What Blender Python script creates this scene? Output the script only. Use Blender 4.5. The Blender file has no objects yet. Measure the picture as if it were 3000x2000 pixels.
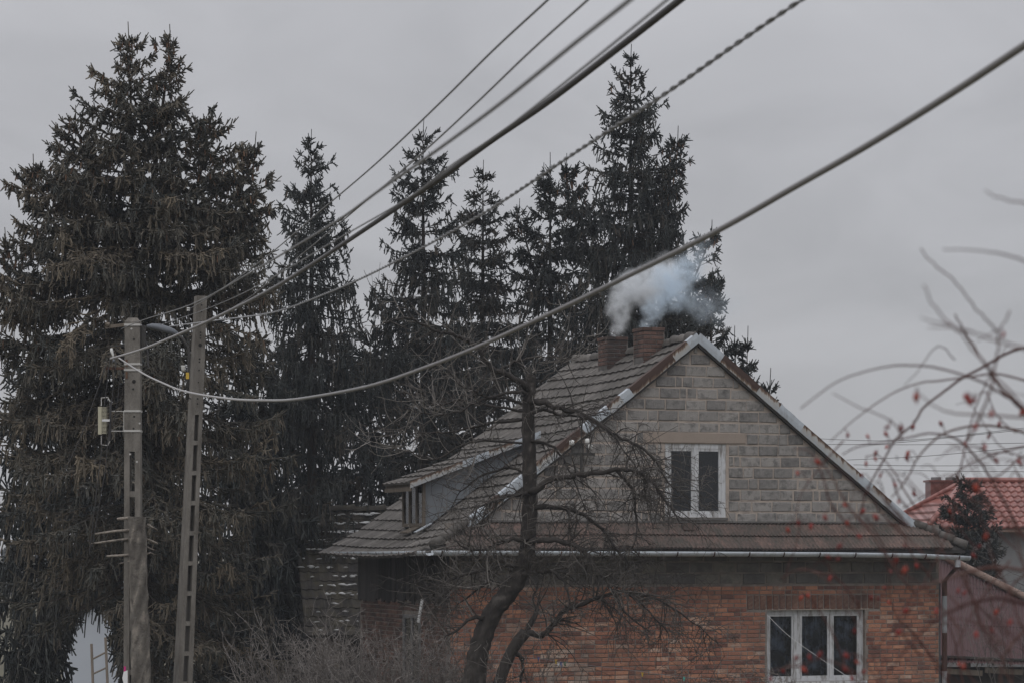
import bpy, math, random
import numpy as np
from mathutils import Vector, Matrix

# ------------------------------------------------------------------ camera, sky, sun, exposure
SC = bpy.context.scene
COL = SC.collection
F, CZ, HY = 7500.0, 3.9, 1613.0       # focal length in photo pixels, eye height, horizon row

def at(x, y, Y):
    """photo pixel (3000x2000) seen at depth Y -> point in metres"""
    return Vector(((x - 1500.0) / F * Y, Y, CZ + (HY - y) / F * Y))

cam = bpy.data.objects.new('camera', bpy.data.cameras.new('camera'))
COL.objects.link(cam)
cam.location = (0, 0, CZ)
cam.rotation_euler = (math.radians(90), 0, 0)
cam.data.lens = 90.0
cam.data.sensor_width = 36.0
cam.data.shift_y = (HY - 1000.0) / 3000.0
cam.data.clip_start = 0.2
cam.data.clip_end = 3000
cam.data.dof.use_dof = True
cam.data.dof.focus_distance = 46.0
cam.data.dof.aperture_fstop = 7.0
SC.camera = cam

SUN_EL, SUN_ROT = math.radians(48), math.radians(205)
world = bpy.data.worlds.new('World')
SC.world = world
world.use_nodes = True
wn, wl = world.node_tree.nodes, world.node_tree.links
wn.clear()
w_out = wn.new('ShaderNodeOutputWorld')
w_bg = wn.new('ShaderNodeBackground')
w_sky = wn.new('ShaderNodeTexSky')
w_sky.sky_type = 'NISHITA'
w_sky.sun_disc = False
w_sky.sun_elevation = SUN_EL
w_sky.sun_rotation = SUN_ROT
w_sc = wn.new('ShaderNodeVectorMath'); w_sc.operation = 'SCALE'; w_sc.inputs['Scale'].default_value = 0.07
wl.new(w_sky.outputs[0], w_sc.inputs[0])
# closed cloud deck: the overcast luminance law (1 + 2 sin elevation) / 3 with faint cloud mottling
w_tc = wn.new('ShaderNodeTexCoord')
w_sep = wn.new('ShaderNodeSeparateXYZ'); wl.new(w_tc.outputs['Generated'], w_sep.inputs[0])
w_mx = wn.new('ShaderNodeMath'); w_mx.operation = 'MAXIMUM'; w_mx.inputs[1].default_value = 0.0
wl.new(w_sep.outputs['Z'], w_mx.inputs[0])
w_law = wn.new('ShaderNodeMath'); w_law.operation = 'MULTIPLY_ADD'
w_law.inputs[1].default_value = 0.95; w_law.inputs[2].default_value = 0.415
w_pw = wn.new('ShaderNodeMath'); w_pw.operation = 'POWER'; w_pw.inputs[1].default_value = 1.45
wl.new(w_mx.outputs[0], w_pw.inputs[0]); wl.new(w_pw.outputs[0], w_law.inputs[0])
w_map = wn.new('ShaderNodeMapping'); w_map.inputs['Scale'].default_value = (1, 1, 2.2)
wl.new(w_tc.outputs['Generated'], w_map.inputs[0])
w_noi = wn.new('ShaderNodeTexNoise'); w_noi.inputs['Scale'].default_value = 9.0; w_noi.inputs['Detail'].default_value = 4; w_noi.inputs['Distortion'].default_value = 0.6
wl.new(w_map.outputs[0], w_noi.inputs['Vector'])
w_cl = wn.new('ShaderNodeMapRange')
w_cl.inputs['From Min'].default_value = 0.3; w_cl.inputs['From Max'].default_value = 0.7
w_cl.inputs['To Min'].default_value = 0.88; w_cl.inputs['To Max'].default_value = 1.08
wl.new(w_noi.outputs['Fac'], w_cl.inputs['Value'])
w_mul = wn.new('ShaderNodeMath'); w_mul.operation = 'MULTIPLY'
wl.new(w_law.outputs[0], w_mul.inputs[0]); wl.new(w_cl.outputs[0], w_mul.inputs[1])
w_tint = wn.new('ShaderNodeVectorMath'); w_tint.operation = 'SCALE'
w_tint.inputs[0].default_value = (0.985, 0.987, 1.035)
wl.new(w_mul.outputs[0], w_tint.inputs['Scale'])
w_mix = wn.new('ShaderNodeMix'); w_mix.data_type = 'RGBA'; w_mix.inputs['Factor'].default_value = 0.06
wl.new(w_tint.outputs[0], w_mix.inputs['A']); wl.new(w_sc.outputs[0], w_mix.inputs['B'])
wl.new(w_mix.outputs['Result'], w_bg.inputs['Color'])
w_bg.inputs['Strength'].default_value = 1.0
wl.new(w_bg.outputs[0], w_out.inputs['Surface'])

sun = bpy.data.objects.new('sun', bpy.data.lights.new('sun', 'SUN'))
COL.objects.link(sun)
sun.data.energy = 0.55
sun.data.angle = math.radians(25)
sun.data.color = (1.0, 0.98, 0.95)
_a = SUN_ROT                                # sky rotation is measured from +Y towards +X
_d = Vector((math.sin(_a) * math.cos(SUN_EL), math.cos(_a) * math.cos(SUN_EL), math.sin(SUN_EL)))
sun.rotation_euler = _d.to_track_quat('Z', 'Y').to_euler()
sun.location = (-10, -10, 40)

SC.render.engine = 'CYCLES'
SC.cycles.use_denoising = True
SC.cycles.max_bounces = 8
SC.cycles.diffuse_bounces = 3
SC.cycles.transparent_max_bounces = 16
SC.cycles.volume_bounces = 6
SC.cycles.volume_step_rate = 1.0
SC.view_settings.view_transform = 'Standard'
SC.view_settings.look = 'None'
SC.view_settings.exposure = 0.0
SC.view_settings.gamma = 1.0
SC.view_settings.use_curve_mapping = False

RND = random.Random(7)
NPR = np.random.default_rng(11)

# ------------------------------------------------------------------ helpers
class MB:
    """collects faces into one mesh; each vertex carries a 'tint' value"""
    def __init__(self):
        self.v, self.f, self.t = [], [], []
    def add(self, verts, faces, tint=0.5):
        n = len(self.v)
        self.v.extend([tuple(p) for p in verts])
        if hasattr(tint, '__len__'):
            self.t.extend(tint)
        else:
            self.t.extend([tint] * len(verts))
        self.f.extend([tuple(i + n for i in f) for f in faces])
    def merge(self, other, M, tint=None):
        self.add([M @ Vector(p) for p in other.v], other.f, other.t if tint is None else tint)
    def box(self, c, s, rot=None, tint=0.5):
        hx, hy, hz = s[0] / 2, s[1] / 2, s[2] / 2
        vs = [Vector((x * hx, y * hy, z * hz)) for x in (-1, 1) for y in (-1, 1) for z in (-1, 1)]
        if rot is not None:
            vs = [rot @ p for p in vs]
        c = Vector(c)
        self.add([p + c for p in vs], [(0, 1, 3, 2), (4, 6, 7, 5), (0, 4, 5, 1), (2, 3, 7, 6), (0, 2, 6, 4), (1, 5, 7, 3)], tint)
    def bb(self, a, b, tint=0.5):
        self.box([(a[i] + b[i]) / 2 for i in range(3)], [abs(b[i] - a[i]) for i in range(3)], None, tint)
    def prism(self, poly, d, tint=0.5):
        """poly: 3D ring, extruded by vector d"""
        n = len(poly); d = Vector(d)
        a = [Vector(p) for p in poly]; b = [p + d for p in a]
        self.add(a + b, [tuple(range(n)), tuple(range(2 * n - 1, n - 1, -1))] + [(i, n + i, n + (i + 1) % n, (i + 1) % n) for i in range(n)], tint)
    def tube(self, pts, rad, n=6, cap=True, tint=0.5, arc=None, ref=None):
        pts = [Vector(p) for p in pts]; m = len(pts)
        if not hasattr(rad, '__len__'):
            rad = [rad] * m
        vs = []; up = Vector(ref) if ref else None
        for i, p in enumerate(pts):
            d = (pts[min(i + 1, m - 1)] - pts[max(i - 1, 0)])
            d = d.normalized() if d.length > 1e-9 else Vector((0, 0, 1))
            if up is None or abs(d.dot(up.normalized())) > 0.97:
                up = Vector((1, 0, 0)) if abs(d.x) < 0.8 else Vector((0, 1, 0))
            a = (up - d * up.dot(d)).normalized(); b = d.cross(a)
            if ref is None:
                up = a
            for k in range(n):
                t = 2 * math.pi * k / n if arc is None else arc[0] + (arc[1] - arc[0]) * k / (n - 1)
                vs.append(p + (a * math.cos(t) + b * math.sin(t)) * rad[i])
        fs = []
        for i in range(m - 1):
            for k in range(n if arc is None else n - 1):
                k2 = (k + 1) % n
                fs.append((i * n + k, i * n + k2, (i + 1) * n + k2, (i + 1) * n + k))
        if cap and arc is None:
            fs.append(tuple(range(n - 1, -1, -1))); fs.append(tuple((m - 1) * n + k for k in range(n)))
        if hasattr(tint, '__len__'):
            tint = [t for t in tint for _ in range(n)]
        self.add(vs, fs, tint)
    def mesh(self, name, smooth=False):
        me = bpy.data.meshes.new(name)
        me.from_pydata(self.v, [], self.f)
        at_ = me.attributes.new('tint', 'FLOAT', 'POINT')
        at_.data.foreach_set('value', np.array(self.t, dtype=np.float32))
        if smooth:
            me.polygons.foreach_set('use_smooth', [True] * len(me.polygons))
        me.update()
        return me
    def build(self, name, mat, parent=None, smooth=False):
        return link(name, self.mesh(name, smooth), mat, parent)

def link(name, me, mat, parent=None):
    o = bpy.data.objects.new(name, me)
    if mat is not None and not me.materials:
        me.materials.append(mat)
    COL.objects.link(o)
    if parent is not None:
        o.parent = parent
    return o

def tag(o, label=None, cat=None, group=None, kind=None):
    for k, v in (('label', label), ('category', cat), ('group', group), ('kind', kind)):
        if v:
            o[k] = v
    return o

def empty(name, loc=(0, 0, 0), rz=0.0):
    o = bpy.data.objects.new(name, None)
    COL.objects.link(o)
    o.location = loc
    o.rotation_euler = (0, 0, rz)
    o.empty_display_size = 0.3
    return o

def tri_mesh(name, V, T, tint, mat, parent=None):
    """fast numpy triangle mesh"""
    me = bpy.data.meshes.new(name)
    V = np.ascontiguousarray(V, dtype=np.float32); T = np.ascontiguousarray(T, dtype=np.int32)
    me.vertices.add(len(V)); me.vertices.foreach_set('co', V.ravel())
    me.loops.add(len(T) * 3); me.loops.foreach_set('vertex_index', T.ravel())
    me.polygons.add(len(T)); me.polygons.foreach_set('loop_start', np.arange(0, len(T) * 3, 3, dtype=np.int32))
    a = me.attributes.new('tint', 'FLOAT', 'POINT'); a.data.foreach_set('value', np.ascontiguousarray(tint, dtype=np.float32))
    me.update(calc_edges=True)
    return link(name, me, mat, parent)

# ------------------------------------------------------------------ materials
def ramp(nt, fac, stops):
    r = nt.nodes.new('ShaderNodeValToRGB')
    e = r.color_ramp.elements
    while len(e) < len(stops):
        e.new(0.5)
    for el, (p, c) in zip(e, stops):
        el.position = p
        el.color = (c[0], c[1], c[2], 1)
    nt.links.new(fac, r.inputs[0])
    return r.outputs[0]

def mat(name, stops, rough=0.85, noise=8.0, amount=0.35, bump=0.0, bump_scale=40.0, dirt=None, dirt_scale=2.0, dirt_amt=0.5, metal=0.0, stretch=(1, 1, 1), spec=0.3, lo=0.42, hi=0.68):
    """colour ramp driven by the 'tint' attribute, broken up by noise; optional dirt colour patches and bump"""
    m = bpy.data.materials.new(name)
    m.use_nodes = True
    nt = m.node_tree; N, L = nt.nodes, nt.links
    b = N['Principled BSDF']
    b.inputs['Roughness'].default_value = rough
    b.inputs['Metallic'].default_value = metal
    b.inputs['Specular IOR Level'].default_value = spec
    tc = N.new('ShaderNodeTexCoord'); mp = N.new('ShaderNodeMapping')
    geo = N.new('ShaderNodeNewGeometry')
    mp.inputs['Scale'].default_value = stretch
    L.new(geo.outputs['Position'], mp.inputs[0])
    at_ = N.new('ShaderNodeAttribute'); at_.attribute_name = 'tint'
    n1 = N.new('ShaderNodeTexNoise'); n1.inputs['Scale'].default_value = noise; n1.inputs['Detail'].default_value = 5; n1.inputs['Roughness'].default_value = 0.65
    L.new(mp.outputs[0], n1.inputs['Vector'])
    s = N.new('ShaderNodeMath'); s.operation = 'SUBTRACT'; s.inputs[1].default_value = 0.5
    L.new(n1.outputs['Fac'], s.inputs[0])
    ma = N.new('ShaderNodeMath'); ma.operation = 'MULTIPLY_ADD'; ma.inputs[1].default_value = amount * 2
    L.new(s.outputs[0], ma.inputs[0]); L.new(at_.outputs['Fac'], ma.inputs[2])
    col = ramp(nt, ma.outputs[0], stops)
    if dirt is not None:
        n2 = N.new('ShaderNodeTexNoise'); n2.inputs['Scale'].default_value = dirt_scale; n2.inputs['Detail'].default_value = 6; n2.inputs['Roughness'].default_value = 0.7
        L.new(mp.outputs[0], n2.inputs['Vector'])
        r = N.new('ShaderNodeMapRange'); r.inputs['From Min'].default_value = lo; r.inputs['From Max'].default_value = hi; r.inputs['To Max'].default_value = dirt_amt
        L.new(n2.outputs['Fac'], r.inputs['Value'])
        mx = N.new('ShaderNodeMix'); mx.data_type = 'RGBA'
        L.new(r.outputs[0], mx.inputs['Factor']); L.new(col, mx.inputs['A']); mx.inputs['B'].default_value = (*dirt, 1)
        col = mx.outputs['Result']
    L.new(col, b.inputs['Base Color'])
    if bump:
        n3 = N.new('ShaderNodeTexNoise'); n3.inputs['Scale'].default_value = bump_scale; n3.inputs['Detail'].default_value = 4
        L.new(mp.outputs[0], n3.inputs['Vector'])
        bp = N.new('ShaderNodeBump'); bp.inputs['Strength'].default_value = bump; bp.inputs['Distance'].default_value = 0.02
        L.new(n3.outputs['Fac'], bp.inputs['Height']); L.new(bp.outputs[0], b.inputs['Normal'])
    return m

M = {}
M['ground'] = mat('ground', [(0.2, (0.05, 0.045, 0.03)), (0.8, (0.11, 0.10, 0.06))], noise=1.5, dirt=(0.16, 0.14, 0.09), dirt_scale=0.4)
M['brick'] = mat('brick', [(0.0, (0.15, 0.078, 0.064)), (0.25, (0.28, 0.12, 0.083)), (0.55, (0.40, 0.18, 0.115)), (0.8, (0.50, 0.245, 0.15)), (1.0, (0.50, 0.39, 0.32))], noise=14, amount=0.34, bump=0.6, dirt=(0.11, 0.082, 0.072), dirt_scale=1.1, dirt_amt=0.8, lo=0.44, hi=0.66)
M['soot_and_shade_brick'] = mat('soot_and_shade_brick', [(0.0, (0.06, 0.042, 0.037)), (0.5, (0.14, 0.082, 0.066)), (1.0, (0.23, 0.135, 0.105))], noise=10, amount=0.5, bump=0.5, dirt=(0.04, 0.033, 0.03), dirt_scale=3.0, dirt_amt=0.8)  # sooty chimney brick, also used to put shade into the left wall
M['mortar'] = mat('mortar', [(0.2, (0.20, 0.175, 0.155)), (0.8, (0.36, 0.32, 0.285))], noise=5, amount=0.5, bump=0.6, dirt=(0.11, 0.09, 0.08), dirt_scale=1.3, dirt_amt=0.8)
M['pale_mortar'] = mat('pale_mortar', [(0.2, (0.33, 0.28, 0.245)), (0.8, (0.50, 0.425, 0.365))], noise=6, amount=0.5, bump=0.6, bump_scale=60, dirt=(0.17, 0.152, 0.14), dirt_scale=2.2, dirt_amt=0.6, lo=.5, hi=.66)
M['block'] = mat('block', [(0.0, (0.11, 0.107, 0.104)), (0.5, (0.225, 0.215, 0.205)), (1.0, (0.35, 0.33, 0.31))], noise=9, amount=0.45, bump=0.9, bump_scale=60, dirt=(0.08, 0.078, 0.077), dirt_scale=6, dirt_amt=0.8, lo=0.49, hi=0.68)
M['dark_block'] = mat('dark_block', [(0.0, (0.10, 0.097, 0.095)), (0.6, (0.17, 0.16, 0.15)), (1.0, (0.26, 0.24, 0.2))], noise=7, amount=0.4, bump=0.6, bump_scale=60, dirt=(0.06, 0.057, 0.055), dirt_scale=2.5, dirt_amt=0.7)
M['lintel'] = mat('lintel', [(0.2, (0.27, 0.225, 0.19)), (0.8, (0.35, 0.29, 0.245))], noise=5, amount=0.3, bump=0.3)
M['tile'] = mat('tile', [(0.0, (0.068, 0.062, 0.058)), (0.5, (0.128, 0.117, 0.108)), (1.0, (0.21, 0.193, 0.177))], noise=6, amount=0.42, bump=0.5, dirt=(0.06, 0.056, 0.048), dirt_scale=1.8, dirt_amt=0.85, rough=0.9)
M['clay_tile'] = mat('clay_tile', [(0.0, (0.07, 0.06, 0.055)), (0.4, (0.135, 0.10, 0.088)), (0.75, (0.205, 0.135, 0.114)), (1.0, (0.28, 0.19, 0.16))], noise=2.2, amount=0.9, stretch=(8, 8, 0.8), bump=0.6, dirt=(0.08, 0.076, 0.066), dirt_scale=.35, dirt_amt=0.8, lo=0.40, hi=0.62)
M['zinc'] = mat('zinc', [(0.2, (0.42, 0.46, 0.50)), (0.8, (0.56, 0.60, 0.64))], rough=0.5, noise=6, amount=0.4, metal=0.1, spec=0.5, dirt=(0.16, 0.13, 0.11), dirt_scale=9, dirt_amt=0.5, lo=0.5, hi=0.7, stretch=(1, 1, 0.35))
M['dull_zinc'] = mat('dull_zinc', [(0.2, (0.20, 0.215, 0.23)), (0.8, (0.31, 0.325, 0.34))], rough=0.6, noise=7, amount=0.5, dirt=(0.12, 0.07, 0.045), dirt_scale=6, dirt_amt=0.8, stretch=(1, 1, .3))
M['streaked_zinc'] = mat('streaked_zinc', [(0.0, (0.40, 0.42, 0.44)), (0.45, (0.40, 0.39, 0.37)), (0.62, (0.17, 0.115, 0.08)), (0.85, (0.06, 0.034, 0.026))], rough=0.6, noise=16, amount=0.75, stretch=(1, 1, 0.12))
M['rust'] = mat('rust', [(0.2, (0.035, 0.02, 0.018)), (0.7, (0.07, 0.034, 0.025)), (1.0, (0.15, 0.085, 0.055))], rough=0.8, noise=14, amount=0.5, stretch=(1, 1, 0.3))
M['white_paint'] = mat('white_paint', [(0.2, (0.46, 0.47, 0.49)), (0.8, (0.66, 0.67, 0.68))], rough=0.6, noise=12, amount=0.5, dirt=(0.17, 0.15, 0.13), dirt_scale=11, dirt_amt=0.85, lo=0.5, hi=0.66, stretch=(1, 1, 0.2))
M['old_wood'] = mat('old_wood', [(0.2, (0.095, 0.078, 0.062)), (0.8, (0.20, 0.168, 0.135))], noise=12, amount=0.5, stretch=(1, 1, 0.15))
M['dark_boards'] = mat('dark_boards', [(0.0, (0.022, 0.02, 0.02)), (1.0, (0.07, 0.064, 0.06))], noise=10, amount=0.4, stretch=(1, 1, 0.15))
M['sheet'] = mat('sheet', [(0.2, (0.15, 0.165, 0.18)), (0.8, (0.24, 0.26, 0.28))], noise=2, amount=0.4, rough=0.6, dirt=(0.11, 0.11, 0.115), dirt_scale=2)
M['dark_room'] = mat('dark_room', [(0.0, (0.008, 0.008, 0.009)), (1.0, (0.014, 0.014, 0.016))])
M['concrete'] = mat('concrete', [(0.0, (0.13, 0.12, 0.107)), (0.6, (0.23, 0.213, 0.19)), (1.0, (0.34, 0.32, 0.29))], noise=9, amount=0.5, bump=0.7, bump_scale=90, dirt=(0.085, 0.075, 0.064), dirt_scale=5, dirt_amt=0.8, stretch=(1, 1, 0.3))
M['hole_shade'] = mat('hole_shade', [(0.0, (0.02, 0.02, 0.02)), (1.0, (0.03, 0.028, 0.026))])  # near-black colour standing in for the shade inside openings
M['porcelain'] = mat('porcelain', [(0.0, (0.68, 0.68, 0.66)), (1.0, (0.75, 0.75, 0.73))], rough=0.25, spec=0.5)
M['beige_plastic'] = mat('beige_plastic', [(0.0, (0.42, 0.40, 0.30)), (1.0, (0.55, 0.52, 0.40))], rough=0.6)
M['grey_metal'] = mat('grey_metal', [(0.2, (0.11, 0.12, 0.135)), (0.8, (0.17, 0.18, 0.20))], rough=0.55, metal=0.2)
M['black_metal'] = mat('black_metal', [(0.2, (0.03, 0.03, 0.03)), (0.8, (0.06, 0.055, 0.05))], rough=0.6)
M['band'] = mat('band', [(0.2, (0.46, 0.45, 0.43)), (0.8, (0.58, 0.57, 0.55))], rough=0.5, metal=0.2, noise=20, amount=0.5)
M['yellow'] = mat('yellow', [(0.2, (0.55, 0.36, 0.05)), (0.8, (0.66, 0.45, 0.08))], rough=0.5)
M['pink'] = mat('pink', [(0.2, (0.55, 0.03, 0.2)), (0.8, (0.6, 0.05, 0.25))])
M['paper'] = mat('paper', [(0.2, (0.66, 0.66, 0.66)), (0.8, (0.76, 0.76, 0.76))])
M['black_cable'] = mat('black_cable', [(0.2, (0.035, 0.033, 0.035)), (0.8, (0.06, 0.058, 0.06))], rough=0.5, spec=0.5)
M['grey_cable'] = mat('grey_cable', [(0.2, (0.20, 0.20, 0.205)), (0.8, (0.28, 0.28, 0.285))], rough=0.6)
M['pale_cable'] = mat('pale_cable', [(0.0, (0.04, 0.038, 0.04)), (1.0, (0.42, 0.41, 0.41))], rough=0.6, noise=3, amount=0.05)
M['bark'] = mat('bark', [(0.0, (0.022, 0.019, 0.017)), (0.6, (0.052, 0.045, 0.04)), (1.0, (0.11, 0.098, 0.088))], noise=25, amount=0.5, bump=0.8, bump_scale=50, stretch=(1, 1, 0.4))
M['twig'] = mat('twig', [(0.0, (0.03, 0.026, 0.023)), (0.5, (0.075, 0.066, 0.059)), (1.0, (0.26, 0.24, 0.22))], noise=8, amount=0.35)
M['shrub_twig'] = mat('shrub_twig', [(0.0, (0.08, 0.07, 0.064)), (0.5, (0.17, 0.152, 0.14)), (1.0, (0.30, 0.275, 0.255))], noise=6, amount=0.35)
M['spruce_bark'] = mat('spruce_bark', [(0.0, (0.035, 0.028, 0.024)), (0.6, (0.065, 0.052, 0.044)), (1.0, (0.13, 0.105, 0.09))], noise=12, amount=0.4, bump=0.8)
M['dead_bark'] = mat('dead_bark', [(0.0, (0.09, 0.08, 0.07)), (0.6, (0.17, 0.155, 0.135)), (1.0, (0.33, 0.29, 0.25))], noise=18, amount=0.6, bump=1.0, bump_scale=40, dirt=(0.055, 0.047, 0.042), dirt_scale=9, dirt_amt=0.8, lo=0.5, hi=0.62)
M['needles'] = mat('needles', [(0.0, (0.036, 0.042, 0.043)), (0.35, (0.078, 0.077, 0.066)), (0.7, (0.132, 0.112, 0.085)), (1.0, (0.20, 0.165, 0.118))], noise=1.6, amount=0.35, rough=0.8)
M['far_needles'] = mat('far_needles', [(0.0, (0.022, 0.029, 0.031)), (0.5, (0.048, 0.052, 0.048)), (1.0, (0.092, 0.074, 0.058))], noise=1.4, amount=0.4, rough=0.8)
M['cone'] = mat('cone', [(0.0, (0.10, 0.06, 0.04)), (1.0, (0.24, 0.145, 0.095))], noise=30)
M['rose_cane'] = mat('rose_cane', [(0.0, (0.06, 0.026, 0.024)), (0.6, (0.11, 0.055, 0.048)), (1.0, (0.15, 0.115, 0.10))], noise=10, amount=0.4)
M['rose_hip'] = mat('rose_hip', [(0.0, (0.12, 0.016, 0.016)), (0.6, (0.25, 0.03, 0.024)), (1.0, (0.36, 0.06, 0.03))], rough=0.5, noise=30, amount=0.2, spec=0.3)
M['red_tile'] = mat('red_tile', [(0.0, (0.16, 0.055, 0.045)), (0.6, (0.28, 0.10, 0.08)), (1.0, (0.36, 0.15, 0.12))], rough=0.28, noise=2, amount=0.3, spec=0.6)
M['plaster'] = mat('plaster', [(0.2, (0.16, 0.16, 0.165)), (0.8, (0.24, 0.24, 0.24))], noise=2, amount=0.4)
M['pale_plaster'] = mat('pale_plaster', [(0.2, (0.50, 0.54, 0.60)), (0.8, (0.62, 0.66, 0.72))], noise=1, amount=0.3)
M['shed_sheet'] = mat('shed_sheet', [(0.0, (0.085, 0.05, 0.052)), (1.0, (0.15, 0.09, 0.092))], rough=0.6, noise=1.2, amount=0.5, dirt=(0.08, 0.052, 0.05), dirt_scale=1.2)
M['shed_cap'] = mat('shed_cap', [(0.0, (0.17, 0.115, 0.092)), (1.0, (0.235, 0.165, 0.135))], rough=0.7, noise=4, amount=.4)
M['barn_tile'] = mat('barn_tile', [(0.0, (0.02, 0.018, 0.018)), (0.5, (0.042, 0.038, 0.036)), (1.0, (0.085, 0.075, 0.062))], noise=5, amount=0.5, bump=0.5, dirt=(0.075, 0.066, 0.04), dirt_scale=4, dirt_amt=0.7)
M['snow'] = mat('snow', [(0.0, (0.62, 0.63, 0.64)), (1.0, (0.78, 0.78, 0.78))], noise=20, bump=0.4)
for k, c in (('red', (0.45, 0.03, 0.04)), ('blue', (0.05, 0.12, 0.4)), ('green', (0.06, 0.28, 0.10)), ('teal', (0.1, 0.5, 0.42))):
    M['peg_' + k] = mat('peg_' + k, [(0.0, c), (1.0, c)])

def glass_mat():
    m = bpy.data.materials.new('window_glass'); m.use_nodes = True
    N, L = m.node_tree.nodes, m.node_tree.links; N.clear()
    o = N.new('ShaderNodeOutputMaterial'); mx = N.new('ShaderNodeMixShader'); t = N.new('ShaderNodeBsdfTransparent')
    g = N.new('ShaderNodeBsdfGlossy'); g.inputs['Roughness'].default_value = 0.04
    lw = N.new('ShaderNodeFresnel'); lw.inputs['IOR'].default_value = 1.5
    t.inputs['Color'].default_value = (0.75, 0.78, 0.82, 1)
    nz = N.new('ShaderNodeTexNoise'); nz.inputs['Scale'].default_value = 1.3
    bp = N.new('ShaderNodeBump'); bp.inputs['Strength'].default_value = 0.05
    L.new(nz.outputs['Fac'], bp.inputs['Height']); L.new(bp.outputs[0], g.inputs['Normal'])
    L.new(lw.outputs[0], mx.inputs[0]); L.new(t.outputs[0], mx.inputs[1]); L.new(g.outputs[0], mx.inputs[2]); L.new(mx.outputs[0], o.inputs[0])
    return m
M['glass'] = glass_mat()

def lace_mat():
    m = bpy.data.materials.new('lace'); m.use_nodes = True
    N, L = m.node_tree.nodes, m.node_tree.links
    b = N['Principled BSDF']; b.inputs['Base Color'].default_value = (0.55, 0.60, 0.68, 1)
    v = N.new('ShaderNodeTexNoise'); v.inputs['Scale'].default_value = 5; v.inputs['Detail'].default_value = 4
    r = N.new('ShaderNodeMapRange'); r.inputs['From Min'].default_value = 0.42; r.inputs['From Max'].default_value = 0.7; r.inputs['To Min'].default_value = 0.12; r.inputs['To Max'].default_value = 0.75
    g = N.new('ShaderNodeNewGeometry'); L.new(g.outputs['Position'], v.inputs['Vector']); L.new(v.outputs['Fac'], r.inputs['Value']); L.new(r.outputs[0], b.inputs['Alpha'])
    return m
M['lace'] = lace_mat()
# ------------------------------------------------------------------ ground
g = MB()
xs = list(range(-60, 61, 6)); ys = [-12, -6, 0, 4, 8, 11, 14, 17, 20, 26, 34, 44, 60, 80, 110, 160]
def ground_z(y):
    t = min(1.0, max(0.0, (y - 8) / 12.0)); t = t * t * (3 - 2 * t)
    return 2.3 * (1 - t)
XS = [-1500, -400, -150] + xs + [150, 400, 1500]; YS = [-300, -60] + ys + [300, 700, 2000]
rg = random.Random(3)
vs = [(x, y, ground_z(y) + (rg.uniform(-0.06, 0.06) if 0 < y < 70 else 0)) for y in YS for x in XS]
nx = len(XS)
g.add(vs, [(j * nx + i, j * nx + i + 1, (j + 1) * nx + i + 1, (j + 1) * nx + i) for j in range(len(YS) - 1) for i in range(nx - 1)])
tag(g.build('ground', M['ground'], None, True), kind='structure')

# ------------------------------------------------------------------ the house
YAW = math.radians(19.5)
house = empty('brick_house', (3.38, 47.0, 0), YAW)
tag(house, 'brick house with grey block gable, tiled roof and two smoking chimneys', 'house')
UL, UR, VB = -4.75, 5.03, 5.75          # wall left, right, rear
ZR, UB, ZB, UE, ZE = 7.86, 4.42, 4.44, 5.25, 3.98   # ridge height, slope break, eave
V0, V1 = -0.10, 6.12                    # verge front and rear
rb = random.Random(21)

def poly_wall(mb, poly_uz, v0, v1, tint=0.5):
    mb.prism([(u, v0, z) for u, z in poly_uz], (0, v1 - v0, 0), tint)

GW = (2.13, 3.54, 1.48, 2.82)           # ground-floor window opening u0 u1 z0 z1 (fixed below)
# front wall: mortar body, holes left for the two windows
GW = (1.43, 3.46, 1.47, 2.80)
AW = (-0.62, 0.60, 4.52, 5.87)
front = MB()
front.bb((UL, 0, 0), (GW[0], 0.3, 3.28)); front.bb((GW[1], 0, 0), (UR, 0.3, 3.28))
front.bb((GW[0], 0, 0), (GW[1], 0.3, GW[2])); front.bb((GW[0], 0, GW[3]), (GW[1], 0.3, 3.28))
front_wall = front.build('front_wall', M['mortar'], house)
band = MB(); band.bb((UL, 0.002, 3.283), (UR, 0.3, 4.40))
band_wall = band.build('block_band', M['mortar'], house)
gab = MB()
sl = (ZR - ZB) / UB
gz = lambda u: ZR - 0.10 - abs(u) * sl
ZG = 4.403
poly_wall(gab, [(-UB, ZG), (AW[0], ZG), (AW[0], gz(AW[0])), (-UB, gz(UB))], 0.0, 0.28)
poly_wall(gab, [(AW[1], ZG), (UB, ZG), (UB, gz(UB)), (AW[1], gz(AW[1]))], 0.0, 0.28)
poly_wall(gab, [(AW[0], AW[3]), (AW[1], AW[3]), (AW[1], gz(AW[1])), (0, gz(0)), (AW[0], gz(AW[0]))], 0.0, 0.28)
poly_wall(gab, [(AW[0], ZG), (AW[1], ZG), (AW[1], AW[2]), (AW[0], AW[2])], 0.0, 0.28)
gable_wall = gab.build('gable_wall', M['pale_mortar'], house)

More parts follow.
